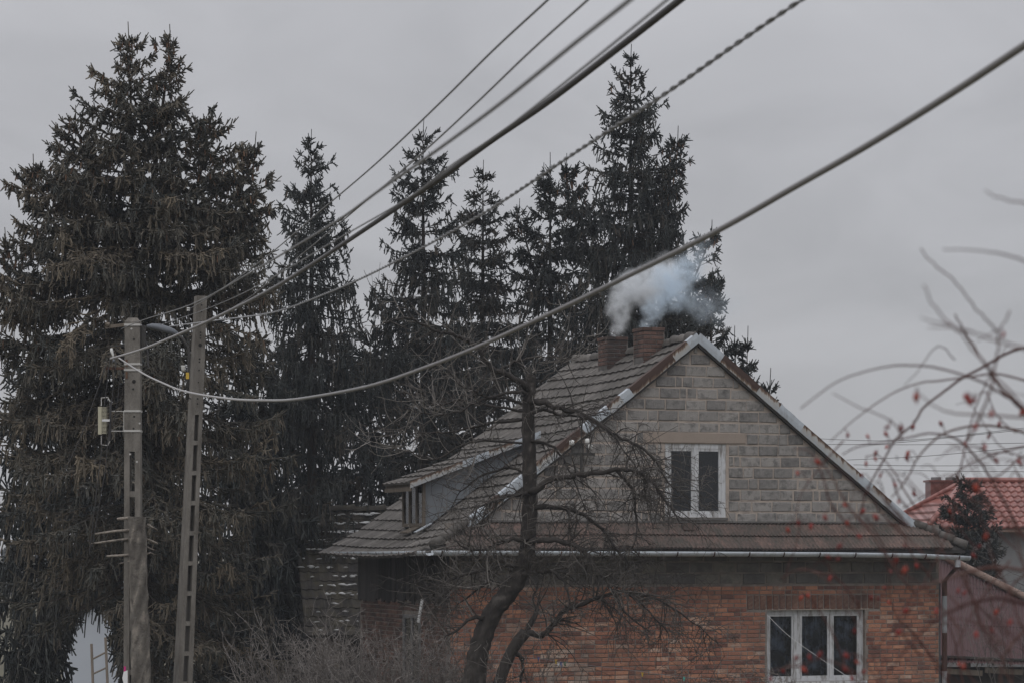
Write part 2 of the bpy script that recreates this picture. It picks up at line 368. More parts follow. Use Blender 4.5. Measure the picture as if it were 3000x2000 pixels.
def rough_block(w, h, d, ch, jit, rr, tint, edge=0.12):
    """block face standing proud of the mortar, worn chamfered edges; front towards -y, origin at lower left of the face"""
    m = MB()
    J = lambda s=1.0: rr.uniform(-jit, jit) * s
    o = [Vector((0 + J(), 0.03, 0 + J())), Vector((w + J(), 0.03, 0 + J())), Vector((w + J(), 0.03, h + J())), Vector((0 + J(), 0.03, h + J()))]
    o2 = [Vector((p.x, -d + ch, p.z)) for p in o]
    f = [Vector((ch + J(), -d + J(.3), ch + J())), Vector((w - ch + J(), -d + J(.3), ch + J())), Vector((w - ch + J(), -d + J(.3), h - ch + J())), Vector((ch + J(), -d + J(.3), h - ch + J()))]
    fs = [(8, 9, 10, 11)] + [(a, (a + 1) % 4, 4 + (a + 1) % 4, 4 + a) for a in range(4)] + [(4 + a, 4 + (a + 1) % 4, 8 + (a + 1) % 4, 8 + a) for a in range(4)]
    m.add(o + o2 + f, fs, [max(0, tint - edge)] * 8 + [tint] * 4)
    return m

# bricks of the front wall
BH, BL = 0.0805, 0.262
brick_meshes = {}
def brick_variant(w, k):
    key = (round(w, 2), k)
    if key not in brick_meshes:
        rr = random.Random(hash(key) & 0xffff)
        t = rr.choice([0.1, 0.22, 0.35, 0.42, 0.5, 0.55, 0.6, 0.68, 0.75, 0.9, 0.98]) + rr.uniform(-.05, .05)
        if k >= 20: t = rr.uniform(.92, 1.15)
        mb_ = rough_block(key[0] - 0.015, BH - 0.0165, rr.uniform(0.008, 0.014), 0.004, 0.003, rr, t)
        brick_meshes[key] = (mb_, mb_.mesh('brick'))
    return brick_meshes[key]
bricks = []
row = 0
z = 3.265 - BH
while z > 0.2:
    u = UL + 0.004 + (0.0 if row % 2 else -0.13)
    while u < UR - 0.02:
        w = 0.262 if rb.random() < (0.72 if row % 3 else 0.45) else 0.132
        a, b_ = max(u, UL + 0.004), min(u + w, UR - 0.004)
        # openings
        segs = [(a, b_)]
        for (o0, o1, p0, p1) in ((GW[0] - 0.03, GW[1] + 0.03, GW[2] - 0.06, GW[3] + 0.03), (1.02, 3.78, GW[3] + 0.01, GW[3] + 0.29)):
            if z + BH > p0 + 0.02 and z < p1 - 0.02:
                ns = []
                for (s0, s1) in segs:
                    if s0 < o0: ns.append((s0, min(s1, o0)))
                    if s1 > o1: ns.append((max(s0, o1), s1))
                segs = ns
        for (s0, s1) in segs:
            if s1 - s0 > 0.05:
                bricks.append((s0, z, s1 - s0))
        u += w
    z -= BH; row += 1
def cxz(u, zz):
    X = 3.38 + u * math.cos(YAW); Y = 47 + u * math.sin(YAW)
    return 1500 + F * X / Y, HY - F * (zz - CZ) / Y
bricks.sort(key=lambda b: (abs(cxz(b[0], b[1])[0] - 1990) / 2.2 + abs(cxz(b[0], b[1])[1] - 1840)) + (900 if b[1] < 1.42 else 0))
rest = MB(); n_parts = 0
for i, (u, z, w) in enumerate(bricks):
    xx, yy = cxz(u, z)
    mb_, me = brick_variant(w, rb.randrange(14) if ((xx - 1650) / 1.6) ** 2 + (yy - 1960) ** 2 > 60 ** 2 or rb.random() < .4 else 20 + rb.randrange(3))
    if i < 225:
        o = link('brick', me, M['brick'], front_wall); o.location = (u + rb.uniform(0, .006), rb.uniform(-.002, .002), z + rb.uniform(-.002, .003))
    else:
        rest.merge(mb_, Matrix.Translation((u, rb.uniform(-.002, .002), z + rb.uniform(-.002, .003))))
tag(rest.build('brickwork', M['brick'], front_wall), kind='stuff')
# hollow bricks standing on end over the ground-floor window: each with its slanted ribbed face
hb = MB()
hb.merge(rough_block(0.112, 0.262, 0.006, 0.004, 0.001, rb, 0.05), Matrix.Identity(4))
for k in range(11):
    z0 = 0.012 + k * 0.0235
    hb.add([(0.012, -0.0062, z0 + .012), (0.10, -0.0062, z0 - .004 if k else z0), (0.10, -0.0062, z0 + .004), (0.012, -0.0062, z0 + .020),
            (0.012, -0.022, z0 + .013), (0.10, -0.022, z0 - .002 if k else z0), (0.10, -0.022, z0 + .003), (0.012, -0.022, z0 + .019)],
           [(4, 5, 6, 7), (0, 1, 5, 4), (3, 7, 6, 2), (0, 4, 7, 3), (1, 2, 6, 5)], 0.95)
hbm = [hb.mesh('hollow_brick')]
for tt in (0.15, 0.6):
    h2 = MB(); h2.add(hb.v, hb.f, [min(1, max(0, t + tt - 0.4)) for t in hb.t]); hbm.append(h2.mesh('hollow_brick'))
u = 1.03; k = 0
while u < 3.74:
    o = link('hollow_brick', rb.choice(hbm), M['brick'], front_wall); o.location = (u, -0.001, GW[3] + 0.02 + rb.uniform(-.006, .006)); u += 0.131; k += 1

# concrete blocks: gable and the band under the skirt roof
def lay_blocks(parent, z0, nrows, hrow, lim, holes, material, name='concrete_block', bl=0.405, seed=5):
    rr = random.Random(seed)
    cache = {}
    for r in range(nrows):
        z = z0 + r * hrow
        lo, hi = lim(z + hrow - 0.02)
        u = lo + rr.uniform(-0.3, 0.0) if r % 2 else lo - rr.uniform(0.0, 0.2)
        while u < hi - 0.03:
            w = bl if rr.random() < 0.83 else rr.choice([0.14, 0.2, 0.27])
            segs = [(max(u, lo), min(u + w, hi))]
            for (a, b, c, d) in holes:
                if z + hrow > c + 0.03 and z < d - 0.03:
                    ns = []
                    for (s0, s1) in segs:
                        if s0 < a: ns.append((s0, min(s1, a)))
                        if s1 > b: ns.append((max(s0, b), s1))
                    segs = ns
            for s0, s1 in segs:
                if s1 - s0 > 0.09:
                    key = (round(s1 - s0, 2), rr.randrange(5))
                    if key not in cache:
                        cache[key] = rough_block(key[0] - rr.uniform(.016, .034), hrow - rr.uniform(.02, .034), rr.uniform(.008, .02), .012, .008, rr, rr.uniform(0.25, 0.95)).mesh(name)
                    o = link(name, cache[key], material, parent)
                    o.location = (s0 + 0.008, rr.uniform(-.003, .004), z + 0.008 + rr.uniform(-.003, .003))
            u += w
lay_blocks(gable_wall, 4.42, 16, 0.2065, lambda z: (-(gz(0) - z) / sl + 0.02, (gz(0) - z) / sl - 0.02),
           [(AW[0] - 0.06, AW[1] + 0.05, AW[2] - 0.2, AW[3] + 0.01), (-1.05, 1.02, AW[3] + 0.0, AW[3] + 0.205)], M['block'])
lay_blocks(band_wall, 3.29, 3, 0.21, lambda z: (UL + .01, UR - .01), [], M['dark_block'], bl=0.47, seed=8)  # darker block colour carries the shade under the skirt roof
lin = MB(); lin.add(*(lambda b: (b.v, b.f))(rough_block(2.02, 0.187, 0.022, 0.012, 0.01, rb, 0.5)))
lo_ = lin.build('lintel', M['lintel'], gable_wall); lo_.location = (-1.03, 0, AW[3] + 0.012)

# windows
def window(name, o, posts, frame_w, parent, depth=0.06, sash=0.045, transoms=()):
    u0, u1, z0, z1 = o
    w = MB(); d0, d1 = depth, depth + 0.07
    w.bb((u0, d0, z0), (u0 + frame_w, d1, z1)); w.bb((u1 - frame_w, d0, z0), (u1, d1, z1))
    w.bb((u0 + frame_w, d0 + .001, z1 - frame_w), (u1 - frame_w, d1, z1)); w.bb((u0 + frame_w, d0 + .001, z0), (u1 - frame_w, d1, z0 + frame_w * 0.8))
    for p, pw in posts:
        w.bb((p - pw / 2, d0 - .006, z0 + frame_w * 0.8), (p + pw / 2, d1 - .01, z1 - frame_w))
    win = w.build(name, M['white_paint'], parent)
    edges = [u0 + frame_w] + [x for p, pw in posts for x in (p - pw / 2, p + pw / 2)] + [u1 - frame_w]
    zb, zt = z0 + frame_w * 0.8, z1 - frame_w
    for k in range(0, len(edges), 2):
        a, b = edges[k] + .001, edges[k + 1] - .001
        s = MB(); t0, t1 = d0 + 0.012, d1 - 0.012
        s.bb((a, t0, zb), (a + sash, t1, zt)); s.bb((b - sash, t0, zb), (b, t1, zt))
        s.bb((a + sash, t0 + .001, zt - sash), (b - sash, t1, zt)); s.bb((a + sash, t0 + .001, zb), (b - sash, t1, zb + sash))
        s.build('sash', M['white_paint'], win)
        p = MB(); p.bb((a + sash - .004, t0 + .018, zb + sash - .004), (b - sash + .004, t0 + .022, zt - sash + .004))
        p.build('pane', M['glass'], win)
    return win
aw = window('attic_window', AW, [(-0.01, 0.045)], 0.085, house, depth=0.015, sash=0.05)
s = MB(); s.bb((AW[0] - .02, -0.06, AW[2] - 0.055), (AW[1] + .02, 0.08, AW[2] - .003)); s.build('sill', M['dark_block'], aw)
gwn = window('ground_window', GW, [(GW[0] + 0.66, 0.13), (GW[0] + 1.36, 0.05)], 0.075, house, depth=0.09, sash=0.04)
s = MB(); s.bb((GW[0] - .02, -0.05, GW[2] - 0.05), (GW[1] + .02, 0.16, GW[2] - .003)); s.build('sill', M['white_paint'], gwn)
s = MB(); s.bb((GW[0] - .03, -0.004, GW[3] + .003), (GW[1] + .08, 0.1, GW[3] + 0.03)); s.build('reveal_strip', M['pale_mortar'], gwn)
c = MB()                                   # lace curtain in folds
n = 90
pts = [(GW[0] + 0.1 + (GW[1] - GW[0] - 0.2) * i / n, 0.30 + 0.018 * math.sin(i * 0.9) + 0.01 * math.sin(i * 2.3)) for i in range(n + 1)]
c.add([(x, y, zz) for x, y in pts for zz in (GW[2] + 0.02, GW[3] - 0.02)], [(2 * i, 2 * i + 2, 2 * i + 3, 2 * i + 1) for i in range(n)])
c.build('lace_curtain', M['lace'], gwn)
# rooms behind the windows
rm = MB()
def room(a, b):
    rm.bb((a[0], b[1] - .02, a[2]), (b[0], b[1], b[2])); rm.bb((a[0], a[1], a[2]), (b[0], b[1] - .02, a[2] + .02)); rm.bb((a[0], a[1], b[2] - .02), (b[0], b[1] - .02, b[2]))
    rm.bb((a[0], a[1], a[2] + .02), (a[0] + .02, b[1] - .02, b[2] - .02)); rm.bb((b[0] - .02, a[1], a[2] + .02), (b[0], b[1] - .02, b[2] - .02))
room((0.6, 0.33, 0.6), (4.6, 4.2, 3.2)); room((-1.6, 0.30, 4.42), (1.6, 4.4, 6.35))
rm.build('room', M['dark_room'], house)

# side wall (left), rear and right walls
sw = MB(); sw.bb((UL, 0.302, 0), (UL + 0.28, VB, 3.94)); sw.bb((UR - 0.28, 0.302, 0), (UR, VB, 3.94)); sw.bb((UL + 0.281, VB - 0.28, 0), (UR - 0.281, VB, 4.4))
side = sw.build('side_wall', M['mortar'], house)
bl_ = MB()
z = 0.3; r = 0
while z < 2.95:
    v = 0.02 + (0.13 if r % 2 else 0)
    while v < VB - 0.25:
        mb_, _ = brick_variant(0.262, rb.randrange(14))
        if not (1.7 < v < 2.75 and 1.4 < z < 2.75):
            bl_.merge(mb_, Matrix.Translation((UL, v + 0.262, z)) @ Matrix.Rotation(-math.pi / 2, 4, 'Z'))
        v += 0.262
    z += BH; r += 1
tag(bl_.build('side_brickwork', M['soot_and_shade_brick'], side), kind='stuff')  # dirty dark brick; the wall's shade is put into this colour too
v = 0.05
while v < VB:                                # dark boards under the left eave
    o = MB(); o.bb((UL - 0.03 - rb.uniform(0, .008), v, 2.96 + rb.uniform(-.05, .05)), (UL - .002, v + 0.17, 3.93), rb.random())
    o.build('board', M['dark_boards'], side); v += 0.18
def side_window(v0, v1, z0, z1, u, matr, nbars, parent, name):
    w = MB(); x0, x1 = u - 0.035, u + 0.02; f = 0.06
    w.bb((x0, v0, z0), (x1, v0 + f, z1)); w.bb((x0, v1 - f, z0), (x1, v1, z1)); w.bb((x0 + .001, v0 + f, z0), (x1, v1 - f, z0 + f)); w.bb((x0 + .001, v0 + f, z1 - f), (x1, v1 - f, z1))
    for k in range(1, nbars + 1):
        c_ = v0 + (v1 - v0) * k / (nbars + 1); w.bb((x0 + .002, c_ - .025, z0 + f), (x1, c_ + .025, z1 - f))
    win = w.build(name, matr, parent)
    p = MB(); p.bb((u - .006, v0 + f - .01, z0 + f - .01), (u - .002, v1 - f + .01, z1 - f + .01)); p.build('pane', M['glass'], win)
    return win
side_window(1.7, 2.75, 1.45, 2.72, UL - 0.004, M['plaster'], 1, house, 'side_window')

# ------------------------------------------------------------------ roof
roof = MB()
def sag(v):
    t = (v - V0) / (V1 - V0)
    return -0.075 * math.sin(math.pi * min(1, max(0, t)) ** 0.75) - 0.02 * t
for sgn in (-1, 1):                          # boarded slabs below the tiles
    N_ = 10
    for k in range(N_):
        va, vb = V0 + 0.02 + (V1 - V0 - 0.02) * k / N_, V0 + 0.02 + (V1 - V0 - 0.02) * (k + 1) / N_
        P = lambda u, z, v: Vector((sgn * u, v, z + sag(v)))
        q = [P(0, ZR - .055, va), P(UB, ZB - .055, va), P(UE, ZE - .05, va), P(UE, ZE - .05, vb), P(UB, ZB - .055, vb), P(0, ZR - .055, vb)]
        dn = Vector((0, 0, -0.07))
        for quad in ((q[0], q[1], q[4], q[5]), (q[1], q[2], q[3], q[4])):
            roof.add(list(quad) + [p + dn for p in quad], [(0, 1, 2, 3), (7, 6, 5, 4), (0, 4, 5, 1), (2, 6, 7, 3), (3, 7, 4, 0), (1, 5, 6, 2)])
roof_o = roof.build('roof', M['dark_boards'], house)

def wave_tile(w, l, amp, waves, thick, tint, rr, n=None):
    """one roof tile: x across, y down the slope, z up; lower end lifted over the next course"""
    m = MB(); n = n or waves * 4
    top, bot, lip = [], [], []
    for i in range(n + 1):
        x = w * i / n
        h = amp * math.cos(2 * math.pi * waves * i / n)
        top.append((x, 0, h)); bot.append((x, l, h + thick)); lip.append((x, l - .003, h - 0.012))
    k = n + 1
    m.add(top + bot + lip, [(i, i + 1, k + i + 1, k + i) for i in range(n)] + [(k + i, k + i + 1, 2 * k + i + 1, 2 * k + i) for i in range(n)] +
          [(0, k, 2 * k), (n, 3 * k - 1, 2 * k - 1)], tint)
    return m
def basis(o, ex, ey):
    ex = ex.normalized(); ey = (ey - ex * ey.dot(ex)).normalized(); ez = ex.cross(ey)
    if ez.z < 0:
        ez = -ez
    return Matrix(((ex.x, ey.x, ez.x, o.x), (ex.y, ey.y, ez.y, o.y), (ex.z, ey.z, ez.z, o.z), (0, 0, 0, 1)))

TL, TW = 0.335, 0.305
tile_var = [wave_tile(TW + .004, TL + 0.05, 0.009, 1, 0.040, 0.28 + 0.044 * k, rb, 6) for k in range(11)]
tile_me = [m.mesh('roof_tile') for m in tile_var]
slope_pts = lambda s: (s / L1 * UB, ZR + (ZB - ZR) * s / L1) if s <= L1 else (UB + (s - L1) / L2 * (UE - UB), ZB + (ZE - ZB) * (s - L1) / L2)
L1 = math.hypot(UB, ZR - ZB); L2 = math.hypot(UE - UB, ZB - ZE)
# dormer on the left slope
DV0, DV1, DU0, DZ0, DU1, DZ1 = 2.05, 3.62, -4.86, 5.17, -2.30, 6.14
field = MB(); tiles = []
nrow = int((L1 + L2 + 0.06) / TL) + 1
for r in range(nrow):
    s0, s1 = r * TL, (r + 1) * TL
    for k in range(int((V1 - V0) / TW) + 1):
        v = V0 + 0.01 + k * TW
        for sgn in (-1, 1):
            a = slope_pts(s0); b = slope_pts(min(s1, L1 + L2 + .05))
            pa = Vector((sgn * a[0], v, a[1] + sag(v))); pb = Vector((sgn * b[0], v, b[1] + sag(v)))
            pv = Vector((sgn * a[0], v + TW, a[1] + sag(v + TW)))
            Mx = basis(pa + Vector((0, 0, rb.uniform(-.004, .006) - .02)), (pv - pa), (pb - pa) + Vector((0, rb.uniform(-.006, .006), 0)))
            inside = sgn < 0 and DV0 + 0.1 < v < DV1 - 0.3 and -4.4 < -b[0] and -a[0] < DU1 - .3
            tiles.append((Mx, sgn, r, k, inside))
left = [t for t in tiles if t[1] < 0 and not t[4]]
# the front-most left-slope tiles show largest
left.sort(key=lambda t: t[3] + 0.12 * abs(t[2] - 7))
keep = set(id(t) for t in left[:212])
for t in tiles:
    kk = rb.randrange(len(tile_var))
    if id(t) in keep:
        o = link('roof_tile', tile_me[kk], M['tile'], roof_o); o.matrix_local = t[0]
    elif not t[4]:
        field.merge(tile_var[kk], t[0])
tag(field.build('tile_field', M['tile'], roof_o), kind='stuff')
# ridge tiles
rt = MB(); rt.tube([(0, 0, 0), (0, 0.2, 0.004), (0, 0.40, 0.018)], [0.105, 0.11, 0.12], 9, False, 0.6, arc=(-1.75, 1.75), ref=(0, 0, 1))
rts = []
for tt in (0.4, 0.6, 0.85):
    q = MB(); q.add(rt.v, rt.f, tt); rts.append(q.mesh('ridge_tile', True))
v = V0 - .02
while v < V1 - 0.2:
    o = link('ridge_tile', rb.choice(rts), M['tile'], roof_o)
    o.location = (rb.uniform(-.01, .01), v, ZR - 0.03 + sag(v + .2) + rb.uniform(-.008, .008)); o.rotation_euler = (rb.uniform(-.02, .03), rb.uniform(-.05, .05), rb.uniform(-.03, .03)); v += 0.345

# skirt (pent) roof under the gable with its two hips
SKV, SKZ = -0.60, 3.985
sk = MB()
A = [(-UB - .02, 0.0, ZB - .06), (UB + .02, 0.0, ZB - .06), (UE, SKV, SKZ - .06), (-UE, SKV, SKZ - .06)]
sk.prism(A, (0, 0, -0.06))
for s_ in (-1, 1):
    sk.prism([(s_ * UB, 0.0, ZB - .062), (s_ * UE, SKV, SKZ - .062), (s_ * UE, V0 + .1, ZE - .062)], (0, 0, -0.05))
skirt = sk.build('skirt_roof', M['dark_boards'], house)
SW = 0.232
st = [wave_tile(SW, 0.42, 0.014, 3, 0.035, 0.32 + 0.04 * k, rb, 9) for k in range(9)]
st_me = [m.mesh('roof_tile') for m in st]
dn = Vector((0, SKV, SKZ - ZB)); Ls = dn.length
for r, (f0, f1) in enumerate(((0.0, 0.55), (0.52, 1.06))):
    u = -UE
    while u < UE:
        zt = f0
        # limit of the trapezium at this course
        lim = UB + (UE - UB) * (f0 + f1) / 2
        if -lim - 0.1 < u and u + SW < lim + 0.1:
            o_ = Vector((u, 0, ZB)) + dn * f0 + Vector((0, 0, -0.015 - 0.012 * math.sin(u * 1.1)))
            o = link('roof_tile', rb.choice(st_me), M['clay_tile'], skirt)
            o.matrix_local = basis(o_, Vector((1, 0, rb.uniform(-.006, .006))), dn + Vector((rb.uniform(-.006, .006), 0, 0)))
        u += SW
for s_ in (-1, 1):                           # hip tiles
    a = Vector((s_ * UB, -0.02, ZB + .01)); b = Vector((s_ * UE, SKV, SKZ + .02)); d = b - a
    for k in range(4):
        h = MB(); p = a + d * (k / 4); q = a + d * ((k + 1.12) / 4)
        h.tube([p, (p + q) / 2 + Vector((0, 0, .01)), q + Vector((0, 0, .015))], [0.075, 0.08, 0.088], 9, True, 0.35 + 0.15 * rb.random(), ref=(0, 0, 1))
        h.build('hip_tile', M['tile'], skirt, True)
    # eave return tiles on the side of the hip
    f_ = MB(); f_.prism([(s_ * UB, -0.0, ZB - .02), (s_ * UE, SKV, SKZ - .02), (s_ * UE, V0 + .12, ZE - .02)], (0, 0, -0.03), 0.4); f_.build('hip_flank', M['tile'], skirt)
s = MB(); s.bb((-0.35, -0.27, ZB - .16), (-0.12, -0.12, ZB - .03)); s.build('patch_tile', M['clay_tile'], skirt)
s = MB(); s.bb((-UB, -0.05, ZB - .02), (UB, -0.001, ZB + .012)); s.build('wall_flashing', M['dark_block'], skirt)

# verge flashings: bent sheet strips of changing rust
def verge(sgn, lens):
    s0 = 0.06; d = Vector((sgn * UB, 0, ZB - ZR)).normalized(); nrm = Vector((-d.z * sgn, 0, d.x * sgn)); nrm = Vector((0, 0, 1)) - d * d.z; nrm.normalize()
    for (ln, k) in lens:
        if s0 + ln > L1 + .12: ln = L1 + .12 - s0
        m = MB(); nseg = max(2, int(ln / 0.12))
        rows = []
        for i in range(nseg + 1):
            p = Vector((0, V0 - .012 + rb.uniform(-.006, .006), ZR + 0.055)) + d * (s0 + ln * i / nseg - (0.012 if i == 0 else 0)) + nrm * rb.uniform(-.004, .006)
            hgt = 0.165
            rows += [p + Vector((0, 0.10, 0.012)), p, p - nrm * hgt * 0.5 + Vector((0, -.006, 0)), p - nrm * hgt, p - nrm * hgt + Vector((0, .03, -.004))]
        base = {'z': (0.35, 0.3, 0.25, 0.2, 0.2), 's': (0.95, 0.85, 0.35, 0.05, 0.0), 'r': (1.25, 1.2, 1.0, 0.5, 0.3)}[k]
        m.add(rows, [(5 * i + j, 5 * i + j + 1, 5 * i + j + 6, 5 * i + j + 5) for i in range(nseg) for j in range(4)], list(base) * (nseg + 1))
        m.build('verge_flashing', {'z': M['zinc'], 's': M['streaked_zinc'], 'r': M['streaked_zinc']}[k], roof_o)
        s0 += ln
        if s0 > L1: break
verge(-1, [(0.26, 'z'), (0.38, 's'), (1.05, 'r'), (0.22, 'z'), (0.32, 's'), (0.62, 'z'), (0.62, 'r'), (0.5, 's'), (0.9, 'z'), (0.3, 'r'), (1.2, 'z')])
verge(1, [(0.62, 'z'), (0.9, 'r'), (0.55, 's'), (0.6, 'z'), (0.5, 's'), (1.0, 's'), (0.3, 'z'), (0.5, 's'), (0.7, 'z')])
bd = MB()                                    # verge boards below the sheets
for sgn in (-1, 1):
    bd.prism([(0, V0 + .01, ZR - .10), (sgn * UB, V0 + .01, ZB - .10), (sgn * UB, V0 + .01, ZB - .20), (0, V0 + .01, ZR - .20)], (0, 0.10, 0))
bd.build('verge_board', M['dark_boards'], roof_o)

# gutters
def gutter(path, name, seg, br, down=(0, 0, -1)):
    gmb = MB(); gmb.tube(path, 0.082, 9, False, 0.5, arc=(-1.65, 1.65), ref=down)
    go = gmb.build(name, M['zinc'], house, True)
    m = go.modifiers.new('solid', 'SOLIDIFY'); m.thickness = 0.004
    a = Vector(path[0]); tot = (Vector(path[-1]) - a).length; d = (Vector(path[-1]) - a).normalized()
    s_ = 0.15
    while s_ < tot:
        # point on the polyline
        acc = 0; p = a
        for i in range(len(path) - 1):
            l = (Vector(path[i + 1]) - Vector(path[i])).length
            if acc + l >= s_:
                p = Vector(path[i]).lerp(Vector(path[i + 1]), (s_ - acc) / l); break
            acc += l
        b = MB(); b.tube([p - d * .012, p + d * .012], 0.0855, 9, False, rb.uniform(.2, .8), arc=(-1.6, 1.6), ref=down); bo = b.build('gutter_bracket', M['rust'], go, True)
        m = bo.modifiers.new('solid', 'SOLIDIFY'); m.thickness = 0.006; m.offset = 1
        s_ += br + rb.uniform(-.05, .05)
gutter([(-UE - .04, SKV - .06, 3.905), (-2.5, SKV - .06, 3.892), (0, SKV - .06, 3.885), (2.5, SKV - .06, 3.872), (4.2, SKV - .06, 3.85), (UE + .05, SKV - .06, 3.80)], 'front_gutter', 1, 0.74)
gutter([(-UE - .07, SKV + .02, 3.90), (-UE - .07, 2.5, 3.885), (-UE - .07, V1 - .2, 3.88)], 'side_gutter', 1, 0.5)
dp = MB(); dp.tube([(UR + .02, SKV - .06, 3.80), (UR + .03, SKV - .06, 3.66), (UR + .03, SKV - .06, 3.60)], 0.055, 10, False); dpo = dp.build('gutter_outlet', M['zinc'], house, True)
for za, zb, mt in ((3.34, 3.05, 'rust'), (3.05, 2.35, 'dull_zinc'), (2.35, 1.62, 'rust'), (1.62, 0.1, 'dull_zinc')):
    dp = MB(); dp.tube([(UR + .06, -.10, za), (UR + .06, -.10, zb)], 0.05, 10, False, 0.6); dp.build('downpipe', M[mt], house, True)
dp = MB(); dp.tube([(UR + .03, SKV - .05, 3.62), (UR + .06, -.10, 3.33)], 0.035, 8, False, 0.2); dp.build('downpipe_elbow', M['rust'], house, True)
dp = MB(); dp.bb((UR + .0, -.03, 0.1), (UR + .016, -.001, 3.3)); dp.build('corner_strip', M['grey_metal'], house)

# dormer
dor = MB()
main_z = lambda u: ZR + u * sl                  # left slope, u negative
cu0 = -4.52
zc0 = DZ0 + (cu0 - DU0) * (DZ1 - DZ0) / (DU1 - DU0)
dor.prism([(cu0, DV0 + .16, 4.32), (cu0, DV0 + .16, zc0 - .07), (DU1 - .1, DV0 + .16, DZ1 - .11), (DU1 - .25, DV0 + .16, main_z(DU1 - .25) - .08)], (0, 0.05, 0))
dor.prism([(cu0, DV1 - .2, 4.32), (cu0, DV1 - .2, zc0 - .07), (DU1 - .1, DV1 - .2, DZ1 - .11), (DU1 - .25, DV1 - .2, main_z(DU1 - .25) - .08)], (0, 0.05, 0))
dormer = dor.build('dormer', M['sheet'], house)
for u in (-3.95, -3.35, -2.8):                 # standing seams of the cheek sheets
    s = MB(); zt = DZ0 + (u - DU0) * (DZ1 - DZ0) / (DU1 - DU0) - .09; s.bb((u - .008, DV0 + .148, main_z(u) - .02), (u + .008, DV0 + .162, zt)); s.build('seam', M['sheet'], dormer)
dr = MB(); sd = Vector((DU1 - DU0, 0, DZ1 - DZ0)); 
dr.prism([(DU0, DV0, DZ0 - .03), (DU0, DV1, DZ0 - .03), (DU1, DV1, DZ1 - .03), (DU1, DV0, DZ1 - .03)], (0, 0, -0.05))
dr.build('dormer_deck', M['old_wood'], dormer)
nr = int(sd.length / 0.34)
for r in range(nr + 1):
    for k in range(5):
        p = Vector((DU1, DV0 + k * 0.314, DZ1 - .01)) - sd.normalized() * (r * 0.335)
        if r == nr: p = Vector((DU0, DV0 + k * 0.314, DZ0 - .01)) + sd.normalized() * 0.33
        o = link('dormer_tile', rb.choice(tile_me), M['tile'], dormer); o.matrix_local = basis(p, Vector((0, 1, rb.uniform(-.01, .01))), -sd)
kk = 0; ln = sd.length / 5
for i in range(5):                               # near verge strip of the dormer
    a = Vector((DU0, DV0 - .012, DZ0 + .02)) + sd.normalized() * ln * i; b = a + sd.normalized() * (ln + .01)
    m = MB(); h_ = Vector((0, 0, -0.13)); mid = (a + b) / 2
    k_ = 'srszz'[i] if False else 'sszsz'[i]
    base = {'z': (0.35, 0.3, 0.2), 's': (0.85, 0.4, 0.05)}[k_]
    rows = []
    for p in (a, a.lerp(b, .33), a.lerp(b, .66), b):
        rows += [p + Vector((0, rb.uniform(-.004, .004), 0)), p + h_ * .5 + Vector((0, -.004, 0)), p + h_]
    m.add(rows, [(3 * i_ + j, 3 * i_ + j + 1, 3 * i_ + j + 4, 3 * i_ + j + 3) for i_ in range(3) for j in range(2)], list(base) * 4)
    m.build('verge_flashing', {'z': M['zinc'], 's': M['streaked_zinc']}[k_], dormer)
s = MB(); s.bb((DU0 - .02, DV0, DZ0 - .16), (DU0 + .03, DV1, DZ0 - .085)); s.build('fascia', M['old_wood'], dormer)
side_window(DV0 + 0.12, DV1 - .14, 4.36, zc0 - .1, cu0 - .02, M['old_wood'], 2, dormer, 'dormer_window')
s = MB(); s.bb((cu0 + .06, DV0 + .22, 4.3), (cu0 + .08, DV1 - .22, zc0 - .1)); s.build('dark_lining', M['dark_room'], dormer)
s = MB(); s.box((cu0 - .16, DV0 + .55, 4.30), (0.3, 0.45, 0.02), Matrix.Rotation(-.4, 3, 'Y')); s.build('loose_board', M['old_wood'], dormer)
s = MB(); s.box((cu0 - .10, DV0 - .03, 4.33), (0.35, 0.16, 0.015), Matrix.Rotation(-.5, 3, 'Y')); s.build('loose_sheet', M['zinc'], dormer)

